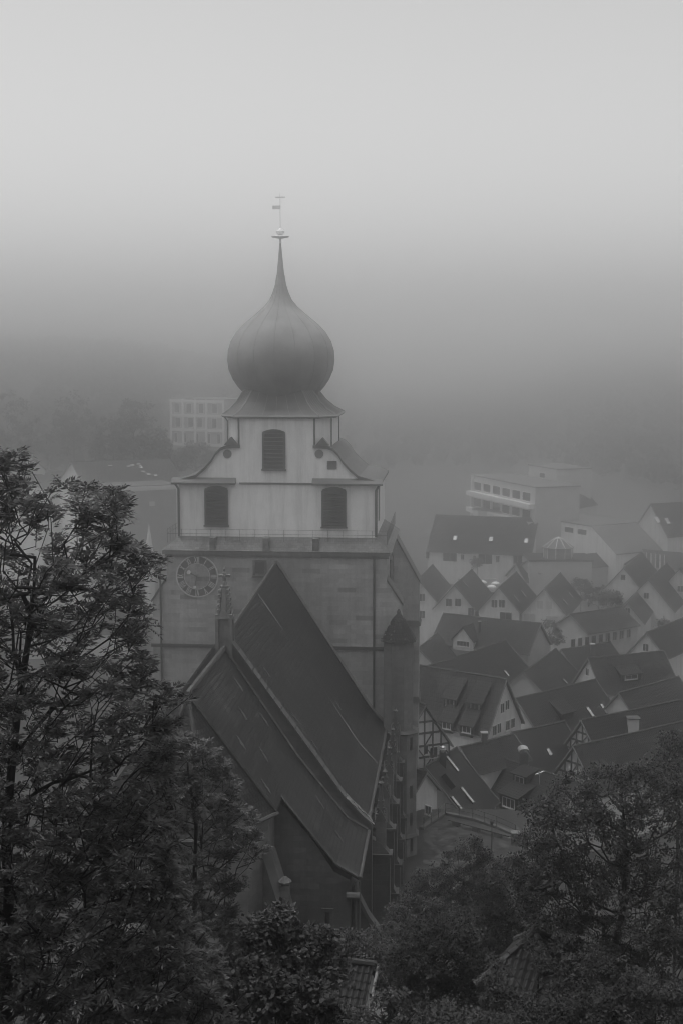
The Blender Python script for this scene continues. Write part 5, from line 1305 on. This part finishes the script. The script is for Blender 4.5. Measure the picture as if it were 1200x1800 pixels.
    leafy('lime_tree', 'big round broad leaved tree filling the right foreground', 50, blobs, 2100, 34, 'lime_leaf', 31, ls=.095, spread=.36, trunk_px=[(1085, 1830, 0), (1070, 1700, 0), (1095, 1600, 0), (1100, 1500, 0), (1095, 1430, 0)], tip=.010, rmax=.24, step=.5)
    leafy('chestnut_tree', 'misty tree behind the big round tree at the right edge', 78, [(1185, 1330, 40, 44, 0, 1.8), (1215, 1350, 60, 60, 0, 2), (1180, 1390, 60, 50, 0, 1.8)], 360, 40, 'lime_leaf', 32, ls=.12, spread=.5)
    leafy('cherry_tree', 'low tree at the bottom right corner under the big round tree', 38, [(1140, 1780, 120, 60, 0, 1.4), (1030, 1790, 80, 40, 0, 1), (960, 1800, 70, 34, 0, .9)], 520, 36, 'bush_leaf', 33, ls=.085, spread=.27)
    leafy('plum_tree', 'dark tree at the left below the ash trunk near the picture corner', 36, [(60, 1720, 120, 90, 0, 1.4), (180, 1760, 120, 80, .4, 1.4), (260, 1700, 80, 70, .5, 1.2), (20, 1600, 80, 80, .6, 1.2)], 560, 34, 'dark_leaf', 34, ls=.10, spread=.32)
    leafy('rose_bush', 'straggling bush spreading over the front of the hipped garden pavilion', 43, [(1000, 1745, 60, 40, 0, .8), (960, 1690, 26, 34, .6, .5), (905, 1790, 70, 34, -.3, .8), (1030, 1700, 40, 40, .8, .7), (985, 1660, 16, 26, 2, .5), (870, 1740, 30, 30, .3, .5), (880, 1710, 22, 24, 1, .4), (935, 1665, 14, 18, 2.5, .4), (930, 1760, 50, 26, .2, .5)], 430, 30, 'lime_leaf', 36, ls=.085, spread=.27, cat='bush')
    # shrubs and trees among the houses
    for i, (px, py, rx, ry, D, lab) in enumerate(((966, 1112, 20, 22, 238, 'dark round tree before the shuttered steep gable'), (1052, 1046, 26, 16, 283, 'low shrubs in the yard left of the pale attic gable'), (1020, 1030, 18, 14, 288, 'small shrub under the broad dark roof'), (1075, 1052, 16, 14, 276, 'shrub against the pale attic gable'), (1168, 1096, 10, 8, 240, 'little bush on the ridge line near the right edge'), (838, 988, 10, 8, 330, 'tiny bush before the white window wall'))):
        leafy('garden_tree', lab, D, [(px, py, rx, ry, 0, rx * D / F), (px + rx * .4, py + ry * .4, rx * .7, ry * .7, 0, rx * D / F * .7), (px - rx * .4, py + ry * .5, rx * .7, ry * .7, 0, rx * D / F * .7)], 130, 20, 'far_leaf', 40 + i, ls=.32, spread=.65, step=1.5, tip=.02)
    for i, (px, py, rx, ry, D, lab) in enumerate(((235, 745, 34, 50, 400, 'tall faint tree left of the white grid building'), (270, 780, 30, 30, 392, 'lower faint tree at the corner of the white grid building'), (200, 770, 30, 40, 410, 'faint tree above the long hall roof'), (345, 800, 40, 22, 385, 'faint tree below the white grid building'), (20, 745, 40, 60, 430, 'faint tree at the left edge of the hillside'), (130, 740, 40, 50, 450, 'faint tree between the left hillside houses'))):
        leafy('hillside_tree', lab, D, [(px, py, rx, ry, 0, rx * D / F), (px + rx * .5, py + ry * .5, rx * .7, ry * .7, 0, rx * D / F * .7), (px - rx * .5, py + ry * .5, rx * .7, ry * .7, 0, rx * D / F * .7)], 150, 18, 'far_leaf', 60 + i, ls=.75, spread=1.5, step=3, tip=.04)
plants()

# ------------------------------------------------------------------ pantiled roofs close below the camera
def pantile(m, o, e, s, W, L, tw=.24, row=.34):
    """rows of S-shaped tiles: o = upper corner, e = unit along the eave, s = unit down the slope"""
    n = e.cross(s).normalized(); n = n if n.z > 0 else -n; nc, nr = int(W / tw), int(L / row); sub = 6
    for j in range(nr):
        vs_ = []; fs = []; jit = [random.uniform(-.012, .012) for _ in range(nc)]
        for a in range(2):
            for i in range(nc * sub + 1):
                x = i / sub * tw; ph = (i % sub) / sub; hgt = .05 * math.sin(2 * math.pi * ph) + (.045 if a else .0) + jit[min(i // sub, nc - 1)]
                vs_.append(o + e * x + s * (row * (j + a * 1.12) + (jit[min(i // sub, nc - 1)] if a else 0)) + n * hgt)
        w_ = nc * sub + 1
        for i in range(nc * sub): fs.append([i, i + 1, w_ + i + 1, w_ + i])
        m.add(vs_, fs)
        b0 = len(m.v) - w_; vs2 = [Vector(m.v[b0 + i]) for i in range(w_)] + [Vector(m.v[b0 + i]) - n * .03 for i in range(w_)]
        m.add(vs2, [[i, i + 1, w_ + i + 1, w_ + i] for i in range(w_ - 1)])
def huts():
    # small hut with pantiles, pale gable to the right
    zr = 24.0; a, b = PZ(565, 1685, zr), PZ(662, 1697, zr); d = (b - a).normalized(); n = Vector((d.y, -d.x, 0)); n = n if n.y < 0 else -n
    k = .95; W = 3.2; L = (b - a).length; c = Vector(((a.x + b.x) / 2, (a.y + b.y) / 2, 14)); r = empty('hut', c); tag(r, 'small hut with a worn pantiled roof and a pale gable at the bottom edge', 'hut')
    dn = Vector((0, 0, -1)); s1 = (n + dn * k).normalized(); s2 = (-n + dn * k).normalized(); SL = W * math.hypot(1, k)
    m = MB(); pantile(m, a, d, s1, L, SL); pantile(m, a, d, s2, L, SL); rf = m.build('roof', 'pantile', r, c, recalc=False)
    m = MB(); m.tube([a + Vector((0, 0, .05)), b + Vector((0, 0, .05))], .14, 8); m.build('ridge', 'pantile', rf, c)
    for s_ in (s1, s2): 
        for p in (a - d * .06, b + d * .06): MB().obox(p + s_ * SL / 2 + Vector((0, 0, -.06)), s_ * SL / 2, d * .05, s_.cross(d) * .11).build('bargeboard', 'board', rf, c)
    p, q = a + d * .3, b - d * .3; wi = W - .3
    def sec(x): return [Vector((x.x, x.y, 14)) + n * wi, Vector((x.x, x.y, zr - k * wi - .2)) + n * wi, Vector((x.x, x.y, zr - .2)), Vector((x.x, x.y, zr - k * wi - .2)) - n * wi, Vector((x.x, x.y, 14)) - n * wi]
    m = MB(); m.hexa(sec(p), sec(q)); m.build('wall', 'plaster', r, c)
    # hipped pavilion roof among the trees
    ap = P(940, 1640, 50); c = Vector((ap.x, ap.y, 17)); r = empty('garden_pavilion', c); tag(r, 'garden pavilion with a steep hipped pantile roof half hidden in the leaves', 'pavilion')
    zb = 25.3; k = 1.0
    cs = [P(835, 1770, 49), P(985, 1790, 47.5), P(1050, 1735, 51.5), P(905, 1725, 53)]
    cs = [Vector((p.x, p.y, zb)) for p in cs]; rA = Vector((ap.x - .5, ap.y - .2, ap.z)); 
    m = MB(); m.hexa([Vector((p.x, p.y, 15)).lerp(Vector((ap.x, ap.y, 15)), .12) for p in cs], [Vector((p.x, p.y, zb - .05)).lerp(Vector((ap.x, ap.y, zb - .05)), .12) for p in cs]); m.build('wall', 'timber', r, c)
    m = MB(); apx = Vector((ap.x, ap.y, ap.z))
    hp = MB()
    for i in range(4):
        p, q = cs[i], cs[(i + 1) % 4]; e = (q - p); Le = e.length; e.normalize(); mid = (p + q) / 2; h_ = apx - mid; sl = (h_ - e * h_.dot(e)); Ls = sl.length; s_ = -sl.normalized(); nn = e.cross(s_); nn = nn if nn.z > 0 else -nn
        foot = (apx - p).dot(e); tw, row = .24, .34; nr = int(Ls / row)
        for j in range(nr):
            for a_ in (0,):
                t0, t1 = j / nr, (j + 1.12) / nr; t1 = min(t1, 1.0)
                x0, x1 = foot * (1 - t0), foot + (Le - foot) * t0; y0, y1 = foot * (1 - t1), foot + (Le - foot) * t1
                cnt = max(1, int((y1 - y0) / tw)) * 6; vs_ = []
                for i2 in range(cnt + 1):
                    f = i2 / cnt; ph = (i2 % 6) / 6; hh = .05 * math.sin(2 * math.pi * ph); X = y0 + (y1 - y0) * f; Xt = min(max(X, x0), x1) if x1 > x0 else foot
                    vs_.append(p + e * Xt - s_ * (Ls * (1 - t0)) + nn * hh)
                for i2 in range(cnt + 1):
                    f = i2 / cnt; ph = (i2 % 6) / 6; hh = .05 * math.sin(2 * math.pi * ph); vs_.append(p + e * (y0 + (y1 - y0) * f) - s_ * (Ls * (1 - t1)) + nn * (hh + .045))
                w_ = cnt + 1; m.add(vs_, [[i2, i2 + 1, w_ + i2 + 1, w_ + i2] for i2 in range(cnt)])
        dd = p - apx; kN = int(dd.length / .4)
        for j in range(kN):
            q0, q1 = apx + dd * (j / kN), apx + dd * ((j + 1.1) / kN); hp.tube([q0 + Vector((0, 0, .06)), q1 + Vector((0, 0, .1))], [.10, .13], 7)
    rf = m.build('roof', 'pantile', r, c, recalc=False); hp.lathe([(.16, apx.z - .05), (.2, apx.z + .1), (.1, apx.z + .3), (.02, apx.z + .35)], (apx.x, apx.y), 8); hp.build('hip_tiles', 'ridge_tile', rf, c)
plain('pantile', 0.022, 0.8, 0.6, 2.5, bmp=0.01)
huts()

# ------------------------------------------------------------------ far wood on the hills
def far_wood():
    r = np.random.default_rng(5); V = []; Fq = []; o = 0
    n = 0
    while n < 2200:
        y = r.uniform(400, 1150); x = r.uniform(-.36, .36) * y
        if r.random() > .9 if abs(x) > .03 * y else r.random() > .35: continue
        z = float(ground_z(x, y))
        if z < -5: continue
        n += 1; h = r.uniform(6, 11); w_ = r.uniform(2.4, 4.5)
        k = 46; d = unit(r.normal(0, 1, (k, 3))); p = np.array([x, y, z + h * .55]) + d * np.array([w_, w_, h * .5]) * r.uniform(.6, 1.05, (k, 1))
        t = unit(np.cross(d, r.normal(0, 1, (k, 3)))); s = np.cross(t, d); q = r.uniform(.9, 2.0, (k, 1))
        vv = np.stack([p - t * q, p + s * q * .7, p + t * q, p - s * q * .7], 1).reshape(-1, 3); V.append(vv); Fq.append(np.arange(k * 4).reshape(-1, 4) + o); o += k * 4
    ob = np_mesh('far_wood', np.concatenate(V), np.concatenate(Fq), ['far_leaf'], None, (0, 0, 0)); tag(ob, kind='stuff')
far_wood()
